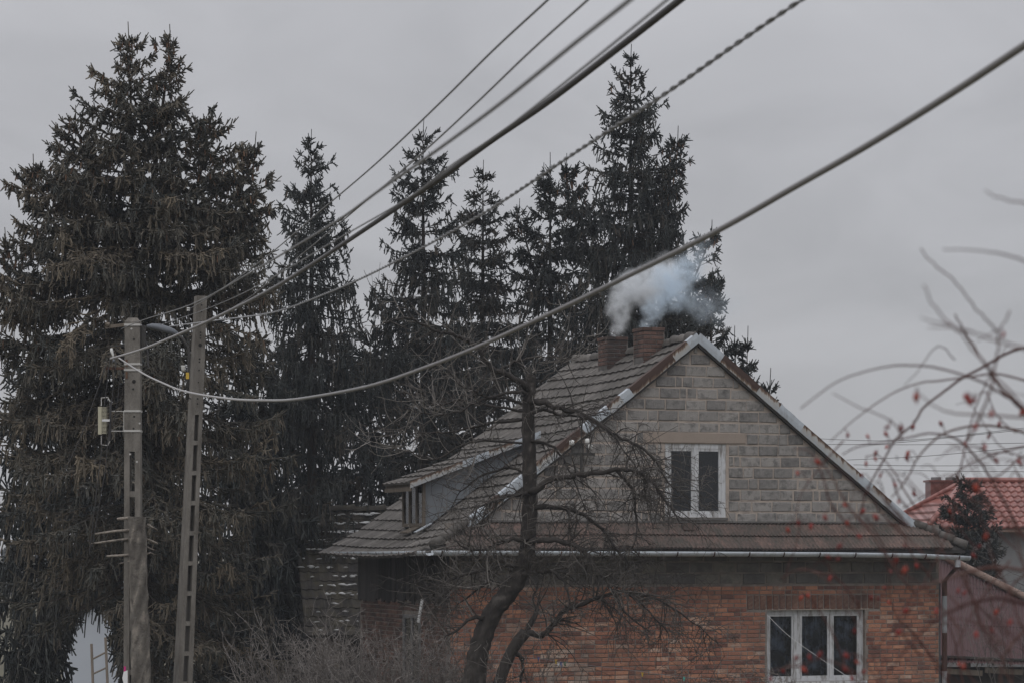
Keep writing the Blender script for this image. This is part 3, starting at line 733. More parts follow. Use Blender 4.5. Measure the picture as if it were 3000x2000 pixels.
# chimneys
ch_var = {}
def chimney(v, ztop, zbase, soot, name):
    cu, wu, wv = -0.27, 0.42, 0.50
    core = MB(); core.bb((cu - wu / 2 + .008, v + .008, zbase), (cu + wu / 2 - .008, v + wv - .008, ztop - .03))
    co = core.build('chimney', M['dark_block'], house)
    flue = MB(); flue.bb((cu - .1, v + .13, ztop - .028), (cu + .1, v + wv - .13, ztop - .022)); flue.build('flue', M['hole_shade'], co)
    z = ztop - 0.08; r = 0
    while z > zbase + 0.02:
        out = 0.018 if r in (0,) else 0
        lens_f = ([0.27, 0.15] if r % 2 else [0.15, 0.27]); u = cu - wu / 2 - out
        for w in lens_f:
            w += out
            key = (round(w, 2), rb.randrange(4), soot)
            if key not in ch_var:
                rr = random.Random(hash(key) & 0xfff); ch_var[key] = rough_block(w - .016, 0.062, .012, .004, .003, rr, rr.uniform(.0, .4) if soot else rr.uniform(.3, .9)).mesh('brick')
            o = link('brick', ch_var[key], M['soot_and_shade_brick'], co); o.location = (u + .004, v + .01 - out, z); u += w
        x = v + wv + out
        for w in ([0.25, 0.25] if r % 2 else [0.13, 0.25, 0.12]):
            w += out * 2 / 3
            key = (round(w, 2), 9 + rb.randrange(4), soot)
            if key not in ch_var:
                rr = random.Random(hash(key) & 0xfff); ch_var[key] = rough_block(w - .016, 0.062, .012, .004, .003, rr, rr.uniform(.2, .7)).mesh('brick')
            if z > zbase + 0.18:
                o = link('brick', ch_var[key], M['soot_and_shade_brick'], co); o.location = (cu - wu / 2 - out + .01, x - .004, z); o.rotation_euler = (0, 0, -math.pi / 2)
            x -= w
        # plain hidden faces
        z -= 0.080; r += 1
    hid = MB(); hid.bb((cu + wu / 2 - .007, v + .004, zbase), (cu + wu / 2 + .004, v + wv - .004, ztop - .02)); hid.bb((cu - wu / 2, v + wv - .007, zbase), (cu + wu / 2 - .008, v + wv + .004, ztop - .02)); hid.build('rear_face', M['mortar'], co)
    return co
chimney(1.36, 8.12, 7.36, False, 'right'); chimney(3.2, 8.09, 7.34, True, 'left')

# insulators on an iron bracket at the left verge
ib = MB(); ib.bb((-2.55, V0 - .05, 5.62), (-2.05, V0 - .02, 5.67)); ib.bb((-2.33, V0 - .05, 5.3), (-2.28, V0 - .02, 5.619)); ib.bb((-2.2, V0 - .04, 5.671), (-2.18, V0 - .02, 5.82)); ib.bb((-2.5, V0 - .04, 5.671), (-2.48, V0 - .02, 5.80))
ibo = ib.build('insulator_bracket', M['black_metal'], house)
for u, z in ((-2.19, 5.88), (-2.49, 5.85), (-2.14, 5.78)):
    i_ = MB(); i_.tube([(u, V0 - .03, z - .05), (u, V0 - .03, z - .03), (u, V0 - .03, z), (u, V0 - .03, z + .03), (u, V0 - .03, z + .05)], [.025, .05, .045, .05, .02], 10); i_.build('insulator', M['porcelain'], ibo, True)

# ------------------------------------------------------------------ spruces
def unit(a):
    return a / np.maximum(np.linalg.norm(a, axis=-1, keepdims=True), 1e-9)

class Spindles:
    """needle-covered shoots, each a slim three-sided spindle"""
    def __init__(self):
        self.P, self.D, self.L, self.R, self.T = [], [], [], [], []
    def add(self, P, D, L, R, T):
        n = len(P)
        self.P.append(P); self.D.append(unit(D)); self.L.append(np.broadcast_to(L, (n,))); self.R.append(np.broadcast_to(R, (n,))); self.T.append(np.broadcast_to(T, (n,)))
    def arrays(self, rng):
        P, D = np.concatenate(self.P), np.concatenate(self.D); L, R, T = (np.concatenate(x) for x in (self.L, self.R, self.T))
        sx, sy = 1500 + F * P[:, 0] / P[:, 1], HY - F * (P[:, 2] - CZ) / P[:, 1]
        k_ = (np.abs((sx - 268) / 58) ** 2.2 + np.abs((sy - 1905) / 135) ** 2.2 > 1) | (sy < 1760)
        P, D, L, R, T = P[k_], D[k_], L[k_], R[k_], T[k_]
        n = len(P)
        ref = unit(rng.normal(size=(n, 3)))
        a = unit(np.cross(D, ref)); b = np.cross(D, a)
        V = np.empty((n, 6, 3), np.float32)
        m = P + D * L[:, None]
        for k in range(3):
            c, s = math.cos(2.094 * k), math.sin(2.094 * k)
            off = (a * c + b * s) * R[:, None]
            V[:, k] = P + off * .85
            V[:, 3 + k] = m + off * .62
        base = (np.arange(n) * 6)[:, None, None]
        f = np.array([[0, 1, 4], [0, 4, 3], [1, 2, 5], [1, 5, 4], [2, 0, 3], [2, 3, 5]])[None]
        global N_TRI
        N_TRI += n * 6
        return V.reshape(-1, 3), (base + f).reshape(-1, 3), np.repeat(T, 6)

N_TRI = 0
def spruce(label, group, Y, leaders, base_px, seed, dens=20, step=0.06, big=1.0, hang=0.8, mat_key='far_needles', cones=60, back=0.45, tint0=0.35, upturn=0.35, bare=None, tert=5, thin_y=9999, drape=.34, wp=.5, wsp=.42, wj=.09):
    """leaders: (x_top, y_top, x_bottom, y_bottom, [(y, half width px), ...]) measured on the photograph, at depth Y"""
    rng = np.random.default_rng(seed)
    sc = F / Y
    base = at(base_px, HY + CZ * sc, Y); base.z = 0
    root = empty('spruce_tree', base)
    tag(root, label, 'tree', group)
    O = np.array(base)
    sp = Spindles(); limbs = MB(); trunk = MB(); cone = Spindles()
    for li, (xt, yt, xb, yb, prof) in enumerate(leaders):
        top, bot = np.array(at(xt, yt, Y)), np.array(at(xb, yb, Y))
        H = top[2] - bot[2]
        if li == 0:
            pts = [np.array((bot[0], bot[1], 0.0)), bot, bot + (top - bot) * .5, bot + (top - bot) * .8, top]
            rr_ = [0.015 * H + .03, 0.012 * H + .02, 0.007 * H + .01, 0.003 * H + .006, 0.006]
        else:
            pts = [bot, bot + (top - bot) * .5, top]; rr_ = [0.012 * H + .02, .007 * H + .015, .008]
        trunk.tube([Vector(p - O) for p in pts], rr_, 7, True, 0.5)
        pys = np.array([p[0] for p in prof], float); phw = np.array([p[1] for p in prof], float) / sc
        sp.add(np.array([top - [0, 0, .12 * big]]), np.array([[rng.normal() * .05, 0, 1.]]), np.array([(0.42 if Y != 66 else .2) * big]), 0.013 * big, tint0)
        for q in range(4):
            az = rng.uniform(0, 6.28)
            sp.add(np.array([top - [0, 0, .1 + .05 * q]]), np.array([[math.cos(az) * .55, math.sin(az) * .55, 1.]]), np.array([rng.uniform(.16, .28) * big]), 0.013 * big, tint0)
        nb = int(H * dens)
        tt = (np.arange(nb) + rng.uniform(0, 1, nb)) / nb
        az0 = rng.uniform(0, 6.28)
        wh = wsp + .12 * rng.random()
        for i in range(nb):
            t = tt[i] ** 0.92
            whorl = rng.random() < wp
            if whorl:
                t = (math.floor(t * H / wh) + .5 + rng.normal() * wj) * wh / H
                if t > 1: continue
            o = top + (bot - top) * t
            ypx = yt + (yb - yt) * t
            R = np.interp(ypx, pys, phw)
            if ypx > thin_y and rng.random() < .62: continue
            dtop = t * H
            if dtop < 1.1 and rng.random() < (.62 - .4 * dtop if li == 0 and Y > 50 else .25): continue
            az = az0 + i * 2.399 + rng.normal() * .35
            btint = rng.normal() * .13
            ca, sa = math.cos(az), math.sin(az)
            if sa > 0.35 and rng.random() > back:
                continue
            Lb = R * (rng.uniform(0.75, 1.1) if whorl else rng.uniform(.3, .82)) + 0.05
            age = min(1.0, t * H / 4.5)
            e0 = 0.9 - 1.1 * age ** 0.6 + rng.normal() * .12
            drp = -0.38 * age; up = upturn * (0.3 + age) * rng.uniform(.5, 1.3)
            s = np.linspace(0, 1, 7)
            hz = Lb * s; zz = Lb * (e0 * s + drp * s ** 2 + up * s ** 4)
            kx = rng.normal() * .16
            pts = np.stack([ca * hz - sa * kx * Lb * s ** 2, sa * hz + ca * kx * Lb * s ** 2, zz], 1) + o
            gx, gy = 1500 + F * pts[2:, 0] / pts[2:, 1], HY - F * (pts[2:, 2] - CZ) / pts[2:, 1]
            if np.any((np.abs((gx - 268) / 48) < 1) & (gy > 1800)): continue
            rb_ = 0.006 + 0.007 * Lb
            limbs.tube([Vector(p - O) for p in pts], [rb_ * (1 - .85 * x) for x in s], 3, False, 0.3 + .3 * rng.random())
            n2 = max(4, int(Lb / step))
            isb = bare is not None and bare[0] < ypx < bare[1] and rng.random() < bare[2]
            S = rng.uniform(.02, 1, n2) ** .85
            if isb:
                n2 = max(2, n2 // 2); S = rng.uniform(.52, 1, n2); 
            S = np.minimum(S, .995)
            idx = np.minimum((S * 6).astype(int), 5); fr = S * 6 - idx
            p2 = pts[idx] * (1 - fr)[:, None] + pts[idx + 1] * fr[:, None]
            tan = unit(pts[idx + 1] - pts[idx])
            side = np.stack([-tan[:, 1], tan[:, 0], 0 * S], 1); side = unit(side) * np.where(rng.random(n2) < .5, -1, 1)[:, None]
            l2 = np.minimum(0.40, Lb * 0.34 * (1 - S) ** 0.8 * (0.45 + 0.55 * S)) * rng.uniform(.5, 1.2, n2) + 0.07 * big * min(1, .45 + .5 * dtop)
            g = hang * age * rng.uniform(.3, 1.4, n2)
            d0 = unit(tan * 0.7 + side * rng.uniform(.2, .95, n2)[:, None] + np.stack([0 * S, 0 * S, 0.15 - 0.45 * g], 1))
            d1 = unit(d0 * 0.4 + np.stack([0 * S, 0 * S, -0.25 - 1.8 * g], 1) + rng.normal(size=(n2, 3)) * .1)
            wig = rng.normal(size=(n2, 3)) * .12
            tb = np.clip(tint0 + btint + rng.normal(size=n2) * .10 + .12 * (age - .5) + (0.22 if rng.random() < .15 else 0), 0, 1)
            rad = (0.0178 if Y < 50 else 0.0165) * big
            ra = rad * .78
            sp.add(p2, d0 + wig, l2, ra, tb)
            q1 = p2 + unit(d0 + wig) * (l2 * .9)[:, None]
            lh = (.05 * min(1, .3 + dtop) + drape * np.minimum(1, g) * rng.uniform(.3, 1.1, n2) * min(1, .4 + .5 * Lb)) * big
            sp.add(q1, d1, lh, ra * .95, tb - .03)
            # side shoots on the branchlets
            for q in range(tert):
                f = rng.uniform(.0, 1.0, n2)
                up_ = f < l2 / (l2 + lh); x = f * (l2 + lh)
                pp = np.where(up_[:, None], p2 + unit(d0 + wig) * x[:, None], q1 + d1 * (x - l2)[:, None])
                lat = unit(np.cross(np.where(up_[:, None], d0, d1), rng.normal(size=(n2, 3)) * .35 + [0, 0, 1.])) * np.where(rng.random(n2) < .5, -1, 1)[:, None]
                dd = np.where(up_[:, None], d0 * .8 + lat * .55, d1 * .95 + lat * .30) + rng.normal(size=(n2, 3)) * .17
                sp.add(pp, dd, rng.uniform(.045, .115, n2) * big, rad * .9, tb + .05 * rng.normal(size=n2))
            # upper shoots along the limb, tinted lighter as if lit from above, and the tip
            n3 = max(2, int(Lb * 7))
            if not isb:
                S3 = rng.uniform(.25, 1, n3); i3 = np.minimum((S3 * 6).astype(int), 5)
                f3 = (S3 * 6 - i3)[:, None]
                p3 = pts[i3] * (1 - f3) + pts[i3 + 1] * f3
                t3 = unit(pts[i3 + 1] - pts[i3])
                sp.add(p3, t3 + rng.normal(size=(n3, 3)) * .4 + [0, 0, .35], rng.uniform(.06, .13, n3) * big, rad, tint0 + .16 + btint)
            tipd = unit((pts[-1] - pts[-2])[None] + np.array([[0, 0, .02 * Lb + .01]]))
            sp.add(np.repeat(pts[-1:], 3, 0), np.repeat(tipd, 3, 0) + rng.normal(size=(3, 3)) * [[.35], [.35], [.05]], np.array([.09, .09, .14]) * big, 0.014 * big, tint0)
            if cones and rng.random() < cones / max(1, nb) and t < .62:
                nc = rng.integers(1, 5); jj = rng.integers(0, n2, nc)
                cone.add(q1[jj], np.tile([[0, 0, -1.]], (nc, 1)) + rng.normal(size=(nc, 3)) * .12, rng.uniform(.11, .15, nc), 0.022, rng.uniform(0, 1, nc))
    trunk.build('trunk', M['spruce_bark'], root, True)
    tag(limbs.build('limbs', M['spruce_bark'], root), kind='stuff')
    V, T, tn = sp.arrays(rng)
    tri_mesh('crown', V - O, T, tn, M[mat_key], root)
    if cone.P:
        V, T, tn = cone.arrays(rng)
        tag(tri_mesh('cones', V - O, T, tn, M['cone'], root), kind='stuff')
    return root

GT = 'spruces behind the house'
spruce('huge old spruce with two tops and many brown cones, behind the concrete poles', GT, 47.5, [
    (378, 118, 430, 2050, [(105, 8), (190, 60), (280, 105), (340, 150), (420, 200), (470, 260), (560, 330), (650, 385), (740, 400), (900, 400), (1100, 415), (1300, 425), (1600, 425), (2000, 380)]),
    (500, 125, 445, 560, [(125, 8), (180, 42), (300, 60), (500, 60)]),
    (612, 368, 520, 900, [(365, 10), (430, 80), (520, 130), (600, 170), (760, 230), (900, 240)]),
    (745, 440, 600, 900, [(440, 8), (520, 60), (640, 120), (800, 190), (900, 200)]),
    (222, 362, 330, 800, [(360, 8), (420, 60), (500, 110), (640, 150), (800, 160)]),
    (100, 505, 250, 900, [(500, 8), (560, 60), (640, 110), (800, 170), (900, 170)]),
    (20, 720, 200, 1250, [(715, 10), (800, 70), (900, 110), (1250, 190)])],
    430, 101, dens=40, step=0.056, big=1.14, hang=0.85, tert=6, mat_key='needles', cones=330, back=0.4, tint0=0.45, upturn=0.3, bare=(1330, 2100, .65), drape=.25, wp=.6, wsp=.5, wj=.2)
spruce('slender spruce with hanging branches, first to the right of the huge one', GT, 58, [
    (911, 425, 915, 1650, [(408, 5), (470, 28), (520, 58), (560, 62), (620, 66), (700, 95), (800, 112), (870, 132), (960, 150), (1100, 180), (1650, 240)])],
    915, 102, dens=36, hang=1.3, big=1.2, step=.054, cones=10, upturn=.55, thin_y=1250)
spruce('tall narrow spruce with stepped branches, left of the bushy one', GT, 60, [
    (1239, 390, 1242, 1650, [(372, 5), (420, 28), (470, 45), (520, 80), (580, 95), (640, 60), (700, 118), (780, 108), (860, 145), (950, 165), (1050, 200), (1650, 250)])],
    1242, 103, dens=38, hang=1.0, big=1.2, step=.052, cones=12, upturn=.5, thin_y=1180)
spruce('dense bushy spruce with a short bare tip, middle of the row', GT, 63, [
    (1415, 510, 1412, 1650, [(500, 5), (560, 30), (600, 42), (660, 62), (760, 82), (850, 98), (1000, 140), (1300, 190), (1650, 220)])],
    1412, 104, dens=50, hang=0.6, big=1.15, step=.053, cones=10, tint0=.55, thin_y=1100)
spruce('spruce with a forked upright tip, left of the tallest right-hand spruce', GT, 62, [
    (1612, 490, 1610, 1650, [(480, 5), (560, 26), (620, 50), (700, 75), (780, 95), (900, 135), (1000, 165), (1300, 200), (1650, 230)]),
    (1592, 520, 1608, 640, [(520, 4), (640, 16)]), (1520, 625, 1590, 900, [(620, 5), (700, 45), (900, 60)])],
    1610, 105, dens=38, hang=0.85, big=1.2, step=.055, cones=16, thin_y=1060)
spruce('tall broad spruce with cones, rising behind the chimneys', GT, 61, [
    (1847, 175, 1850, 1650, [(160, 5), (230, 30), (280, 55), (340, 85), (420, 95), (500, 120), (600, 160), (680, 150), (760, 190), (850, 220), (950, 260), (1100, 290), (1650, 320)]),
    (1985, 415, 1920, 760, [(410, 6), (470, 40), (560, 45), (760, 60)]),
    (1660, 495, 1740, 800, [(490, 6), (560, 40), (800, 70)]),
    (2085, 690, 1960, 1000, [(680, 6), (760, 50), (900, 80)]),
    (2105, 825, 2000, 1100, [(820, 5), (880, 25), (1000, 60)])],
    1850, 106, dens=44, hang=0.9, big=1.25, step=.064, cones=90, upturn=.5, thin_y=980)
spruce('young spruce tips showing just above the right roof slope', GT, 59, [
    (2190, 1000, 2175, 1600, [(990, 4), (1060, 24), (1200, 40), (1600, 90)]), (2152, 1000, 2160, 1250, [(995, 4), (1060, 20), (1250, 26)]),
    (2255, 1122, 2250, 1400, [(1120, 4), (1180, 18), (1400, 40)]), (2085, 830, 2080, 1200, [(826, 4), (900, 36), (1000, 50), (1200, 60)])],
    2170, 107, dens=26, hang=0.6, big=1.2, step=.055, thin_y=1250, cones=0, upturn=.6)
spruce('dark background spruce filling the gap left of the house roof', GT, 66, [
    (1085, 985, 1085, 1700, [(980, 5), (1040, 60), (1150, 130), (1300, 170), (1700, 220)]), (1320, 1000, 1320, 1700, [(990, 5), (1080, 60), (1250, 140), (1700, 180)])],
    1085, 108, dens=25, hang=.7, big=2.0, step=.065, cones=0, upturn=.2)
spruce('dark background spruce low behind the huge left spruce', GT, 57, [
    (690, 1000, 690, 2000, [(990, 5), (1080, 60), (1250, 130), (1500, 200), (2000, 240)])],
    690, 109, dens=24, hang=.8, big=2.0, step=.065, cones=0, tint0=.3)
spruce('dark background spruce hidden low at the left edge', GT, 57, [
    (120, 1000, 120, 2000, [(990, 5), (1080, 60), (1250, 120), (1500, 150), (2000, 120)])],
    120, 110, dens=24, hang=.8, big=2.0, step=.065, cones=0, tint0=.3)
spruce('dark background spruce behind the trunk of the huge one', GT, 62, [
    (400, 1010, 400, 2000, [(1000, 5), (1080, 80), (1250, 150), (1500, 200), (1750, 230), (1850, 90), (2000, 60)])],
    400, 112, dens=24, hang=.8, big=2.0, step=.065, cones=0, tint0=.3)
spruce('dark background spruce between the huge and the slender spruce', GT, 64, [
    (840, 1020, 840, 2000, [(1010, 5), (1090, 70), (1250, 120), (1500, 160), (2000, 200)])],
    840, 113, dens=24, hang=.8, big=2.0, step=.065, cones=0, tint0=.3)
spruce('small dark spruce in front of the red-roofed house', None, 66, [
    (2832, 1412, 2835, 1900, [(1405, 8), (1450, 34), (1540, 70), (1620, 95), (1700, 105), (1900, 110)])],
    2835, 111, dens=75, hang=.4, big=1.2, step=.045, cones=0, tint0=.45)

# ------------------------------------------------------------------ barn with the snowy roof
BY, by = 58.0, math.radians(13)
barn = empty('barn', at(858, HY, BY), by)
barn.location.z = 0
tag(barn, 'old barn with dark tiled roof dotted with snow, left of the house', 'barn')
zr_, ze_, run = 4.86, 2.10, 1.95; BLN = 4.2
bw = MB()
bw.bb((0.25, -run + .25, 0), (BLN, -run + .5, 2.3)); bw.bb((BLN - .2, -run + .55, 0), (BLN, run - .6, 2.4))
bw.prism([(0.25, -run + .51, 0), (0.25, -run + .51, 2.35), (0.25, 0, 4.6), (0.25, run - .3, 2.5), (0.25, run - .3, 0)], (0.2, 0, 0))
barn_wall = bw.build('wall', M['dark_boards'], barn)
for k in range(6):
    b = MB(); b.bb((0.27 + k * .09, -run + .21, 1.2 + .02 * k), (0.345 + k * .09, -run + .248, 2.12), .9); b.build('board', M['old_wood'], barn_wall)
bd_ = MB(); bd_.prism([(0, 0, zr_ - .05), (0, -run, ze_ - .05), (BLN, -run, ze_ - .05), (BLN, 0, zr_ - .05)], (0, .0, -.06)); bd_.prism([(0, 0.003, zr_ - .05), (BLN, 0.003, zr_ - .05), (BLN, run, ze_ - .05), (0, run, ze_ - .05)], (0, .0, -.06))
barn_roof = bd_.build('roof', M['barn_tile'], barn)
bt = [wave_tile(0.222, 0.30, 0.020, 1, 0.022, 0.15 + 0.08 * k, rb, 6) for k in range(9)]; bt_me = [m.mesh('roof_tile') for m in bt]
d_ = Vector((0, -run, ze_ - zr_)); nrw = 14; snow = MB(); rs = random.Random(4)
for r in range(nrw):
    for k in range(13):
        p = Vector((k * 0.22, 0, zr_)) + d_ * (r / nrw) + Vector((0, 0, rs.uniform(-.008, .008) - .01 * math.sin(k * .5)))
        o = link('roof_tile', rs.choice(bt_me), M['barn_tile'], barn_roof); o.matrix_local = basis(p, Vector((1, 0, rs.uniform(-.02, .02))), d_ + Vector((rs.uniform(-.02, .02), 0, 0)))
        pr = (0.9 if 0 < r < 5 else 0.5 if r < 10 else .12) * (1.0 if k > 2 else 0.4 if k > 0 else .12)
        for q in range(7):
            if rs.random() < pr * .7:
                ln = rs.uniform(.03, .11)
                c_ = p + d_ * ((rs.uniform(.8, .99)) / nrw) + Vector((rs.uniform(0, .22), -.058, .05))
                S_ = Matrix.Translation(c_) @ basis(Vector(), Vector((1, 0, rs.uniform(-.15, .15))), d_) @ Matrix.Diagonal((ln, rs.uniform(.008, .022), rs.uniform(.015, .03), 1))
                ring = [Vector((math.cos(a) * rs.uniform(.6, 1.1), math.sin(a) * rs.uniform(.6, 1.1), 0)) for a in [i * .785 for i in range(8)]]
                snow.add([S_ @ v for v in ring] + [S_ @ Vector((v.x * .6, v.y * .6, 1)) for v in ring], [(i, (i + 1) % 8, 8 + (i + 1) % 8, 8 + i) for i in range(8)] + [tuple(range(8, 16))], rs.random())
tag(snow.build('snow_patches', M['snow'], barn_roof), kind='stuff')
rt2 = MB(); rt2.tube([(0, 0, 0), (.2, 0, .0), (.40, 0, .018)], [.09, .095, .105], 8, False, .8, arc=(-1.75, 1.75), ref=(0, 0, 1)); rt2m = rt2.mesh('ridge_tile', True)
for k in range(12):
    o = link('ridge_tile', rt2m, M['barn_tile'], barn_roof); o.location = (k * .35 - .02, 0, zr_ - .02 + rs.uniform(-.01, .015)); o.rotation_euler = (0, rs.uniform(-.04, .02), 0)

# ------------------------------------------------------------------ red-roofed house on the right
RY = 76.0
rz_ = at(2828, 1410, RY).z; ez_ = at(2900, 1543, RY - 2.4).z
red = empty('red_roofed_house', (at(2828, HY, RY).x, RY, 0), math.radians(8))
tag(red, 'house with glossy red tiled hip roof at the right edge', 'house')
RL = 7.0; dx, dyy = 1.9, 2.5
rm_ = MB(); rm_.bb((-dx + .4, -dyy + .4, 0), (RL + 1, dyy - .4, ez_ - .02)); red_wall = rm_.build('wall', M['plaster'], red)
s = MB(); s.bb((-dx, -dyy + .02, ez_ - .14), (RL + 1.4, -dyy + .12, ez_ - .01)); s.build('fascia', M['shed_cap'], red)
rr_o = MB(); rr_o.add([(0, 0, rz_ - .05), (RL, 0, rz_ - .05), (RL + dx, -dyy, ez_ - .05), (-dx, -dyy, ez_ - .05), (-dx, dyy, ez_ - .05), (RL + dx, dyy, ez_ - .05)], [(3, 2, 1, 0), (4, 3, 0), (1, 5, 4, 0), (2, 5, 1)])
red_roof = rr_o.build('roof', M['red_tile'], red)
rtile = [wave_tile(0.22, 0.35, 0.03, 1, 0.05, 0.3 + .1 * k, rb, 8).mesh('roof_tile', True) for k in range(5)]
dd_ = Vector((0, -dyy, ez_ - rz_)); nrr = 9
for r in range(nrr):
    for k in range(-9, 11):
        x = k * .22 + (.0 if r % 2 else .0)
        if x > -dx * (r + .5) / nrr and x < 2.1:
            o = link('roof_tile', rs.choice(rtile), M['red_tile'], red_roof); o.matrix_local = basis(Vector((x, 0, rz_)) + dd_ * (r / nrr), Vector((1, 0, 0)), dd_)
ee = Vector((-dx, 0, ez_ - rz_))
for r in range(6):                                # left hip slope: plain stepped courses
    a, b = r / 6, (r + 1.08) / 6
    s = MB(); q = [Vector((0, 0, rz_ - .02)) + ee * a + Vector((0, -dyy * a, 0)), Vector((0, 0, rz_ - .02)) + ee * a + Vector((0, dyy * a, 0)), Vector((0, 0, rz_ + .05)) + ee * b + Vector((0, dyy * b, 0)), Vector((0, 0, rz_ + .05)) + ee * b + Vector((0, -dyy * b, 0))]
    s.prism(q, (0, 0, -.05), .5 + .05 * r); s.build('roof_course', M['red_tile'], red_roof)
for a, b in (((0, 0, rz_), (-dx, -dyy, ez_)), ((0, 0, rz_), (-dx, dyy, ez_)), ((0, 0, rz_), (RL, 0, rz_))):
    s = MB(); s.tube([Vector(a) + Vector((0, 0, .05)), Vector(b) + Vector((0, 0, .06))], .085, 8, True, .6, ref=(0, 0, 1)); s.build('ridge_cap', M['red_tile'], red_roof, True)
s = MB(); s.bb((-.75, 1.0, rz_ - 1.), (.12, 1.55, rz_ + .02), .1); s.bb((-.80, .96, rz_ + .021), (.17, 1.6, rz_ + .08), .1); cho = s.build('chimney', M['red_tile'], red)
for x in (-.5, -.05):
    s = MB(); s.bb((x - .12, 1.15, rz_ + .081), (x + .12, 1.4, rz_ + .17)); s.build('flue_cap', M['plaster'], cho)
s = MB(); s.bb((1.2, -dyy + .36, 2.0), (2.3, -dyy + .395, 3.3)); rwin = s.build('window', M['white_paint'], red)
s = MB(); s.bb((1.28, -dyy + .352, 2.08), (2.22, -dyy + .358, 3.22)); s.build('pane', M['hole_shade'], rwin)

# ------------------------------------------------------------------ corrugated shed beside the house
SY = 57.0
tp = [at(2700, 1612, SY + 2.6), at(2785, 1640, SY + 2.6)]
shed = empty('metal_shed', (at(2790, HY, SY).x, SY, 0))
tag(shed, 'shed with faded purple corrugated roof right of the downpipe', 'shed')
O_ = Vector(shed.location)
TLc, TRc = at(2690, 1625, 59.6), at(2782, 1636, 59.4)
BLc, BRc = at(2690, 1935, 56.6), at(3420, 1960, 56.6)
hipend = at(3330, 1945, 57.0)
cor = MB(); nU = 150
rowsT, rowsB = [], []
vs, fs = [], []
HIP = lambda t: TRc.lerp(BRc, t)
NR = 30
for j in range(nU + 1):
    pass
e1 = (BRc - BLc); n_up = Vector((0, -.5, .86))
slope_v = BLc - TLc
for j in range(nU + 1):                          # corrugations run down the slope, slanting as the roof is turned
    f = j / nU
    b_ = BLc + e1 * f
    # each corrugation starts at the hip line above
    tx = max(0.0, min(1.0, 1 - f * e1.x / max(.01, (BRc.x - TRc.x + .001)) * 1.0 + .10))
    t_ = TLc + (TRc - TLc) * min(1, f * 8) if f < .125 else TRc.lerp(BRc, (f - .125) / .875)
    lift = n_up * (.018 * (1 if j % 2 else -1))
    for r in range(4):
        vs.append(t_.lerp(b_, r / 3) + lift - O_)
for j in range(nU):
    for r in range(3):
        fs.append((4 * j + r, 4 * j + r + 1, 4 * j + r + 5, 4 * j + r + 4))
cor.add(vs, fs, [.3 if (i // 4) % 2 else .7 for i in range(len(vs))])
shed_roof = cor.build('roof', M['shed_sheet'], shed)
for fr in (.30, .66):                            # overlaps of the sheets
    s = MB(); a = TLc.lerp(BLc, fr) - O_ + n_up * .02; b = TRc.lerp(BRc, fr) - O_ + n_up * .02
    s.tube([a, b], .012, 5, True, 0.0); s.build('sheet_lap', M['shed_sheet'], shed_roof)
s = MB(); s.tube([TRc - O_ + n_up * .03 - Vector((.3, 0, -.12)), BRc - O_ + n_up * .03], .085, 8, True, .5); s.build('hip_cap', M['shed_cap'], shed, True)
s = MB(); s.bb((BLc.x - O_.x, -.1, 0), (BRc.x - O_.x, .1, BLc.z - .15)); s.build('wall', M['dark_boards'], shed)
s = MB(); s.prism([BLc - O_ + Vector((0, 0, .15)), BRc - O_ + Vector((0, .1, .1)), BRc - O_ + Vector((0, 1.8, .1)), BLc - O_ + Vector((0, 2.6, .1))], (0, 0, -.05)); s.build('ceiling', M['dark_boards'], shed)
for k in range(3):
    s = MB(); s.box((0.2 + .9 * k, -.25, 1.22 + .02 * k), (0.85, .05, .12), Matrix.Rotation(.06, 3, 'Y'), .4); s.build('rail', M['old_wood'], shed)

# pale house far behind the left spruce
ph = empty('pale_house', (at(300, HY, 70).x, 70, 0))
tag(ph, 'pale blue rendered house glimpsed low behind the left spruce', 'house')
s = MB(); s.prism([(-1.1, 0, 0), (.75, 0, 0), (.75, 0, 1.9), (-.15, 0, 2.55), (-1.1, 0, 1.9)], (0, 6, 0)); s.build('wall', M['pale_plaster'], ph)
for sg in (-1, 1):
    s = MB(); s.prism([(-.15, -.2, 2.6), (-.15 + sg * 1.15, -.2, 1.78), (-.15 + sg * 1.15, 6.2, 1.78), (-.15, 6.2, 2.6)], (0, 0, .06)); s.build('roof', M['tile'], ph)

# low far wood along the horizon
fw = Spindles(); rw = np.random.default_rng(5)
for k in range(420):
    x, y, h = rw.uniform(-190, 190), rw.uniform(225, 275), rw.uniform(3.0, 5.2)
    n = 34; t = rw.uniform(0, 1, n); az = rw.uniform(0, 6.28, n); r = h * .28 * t
    P = np.stack([x + np.cos(az) * r * .4, y + np.sin(az) * r * .4, h * (1 - t * .95)], 1)
    fw.add(P, np.stack([np.cos(az), np.sin(az), -.25 - 0 * az], 1), r * .9 + .4, .32, rw.uniform(.2, .8, n))
V, T, tn = fw.arrays(rw)
tag(tri_mesh('far_wood', V, T, tn, M['far_needles']), 'low dark wood far off along the horizon', 'wood', kind='stuff')

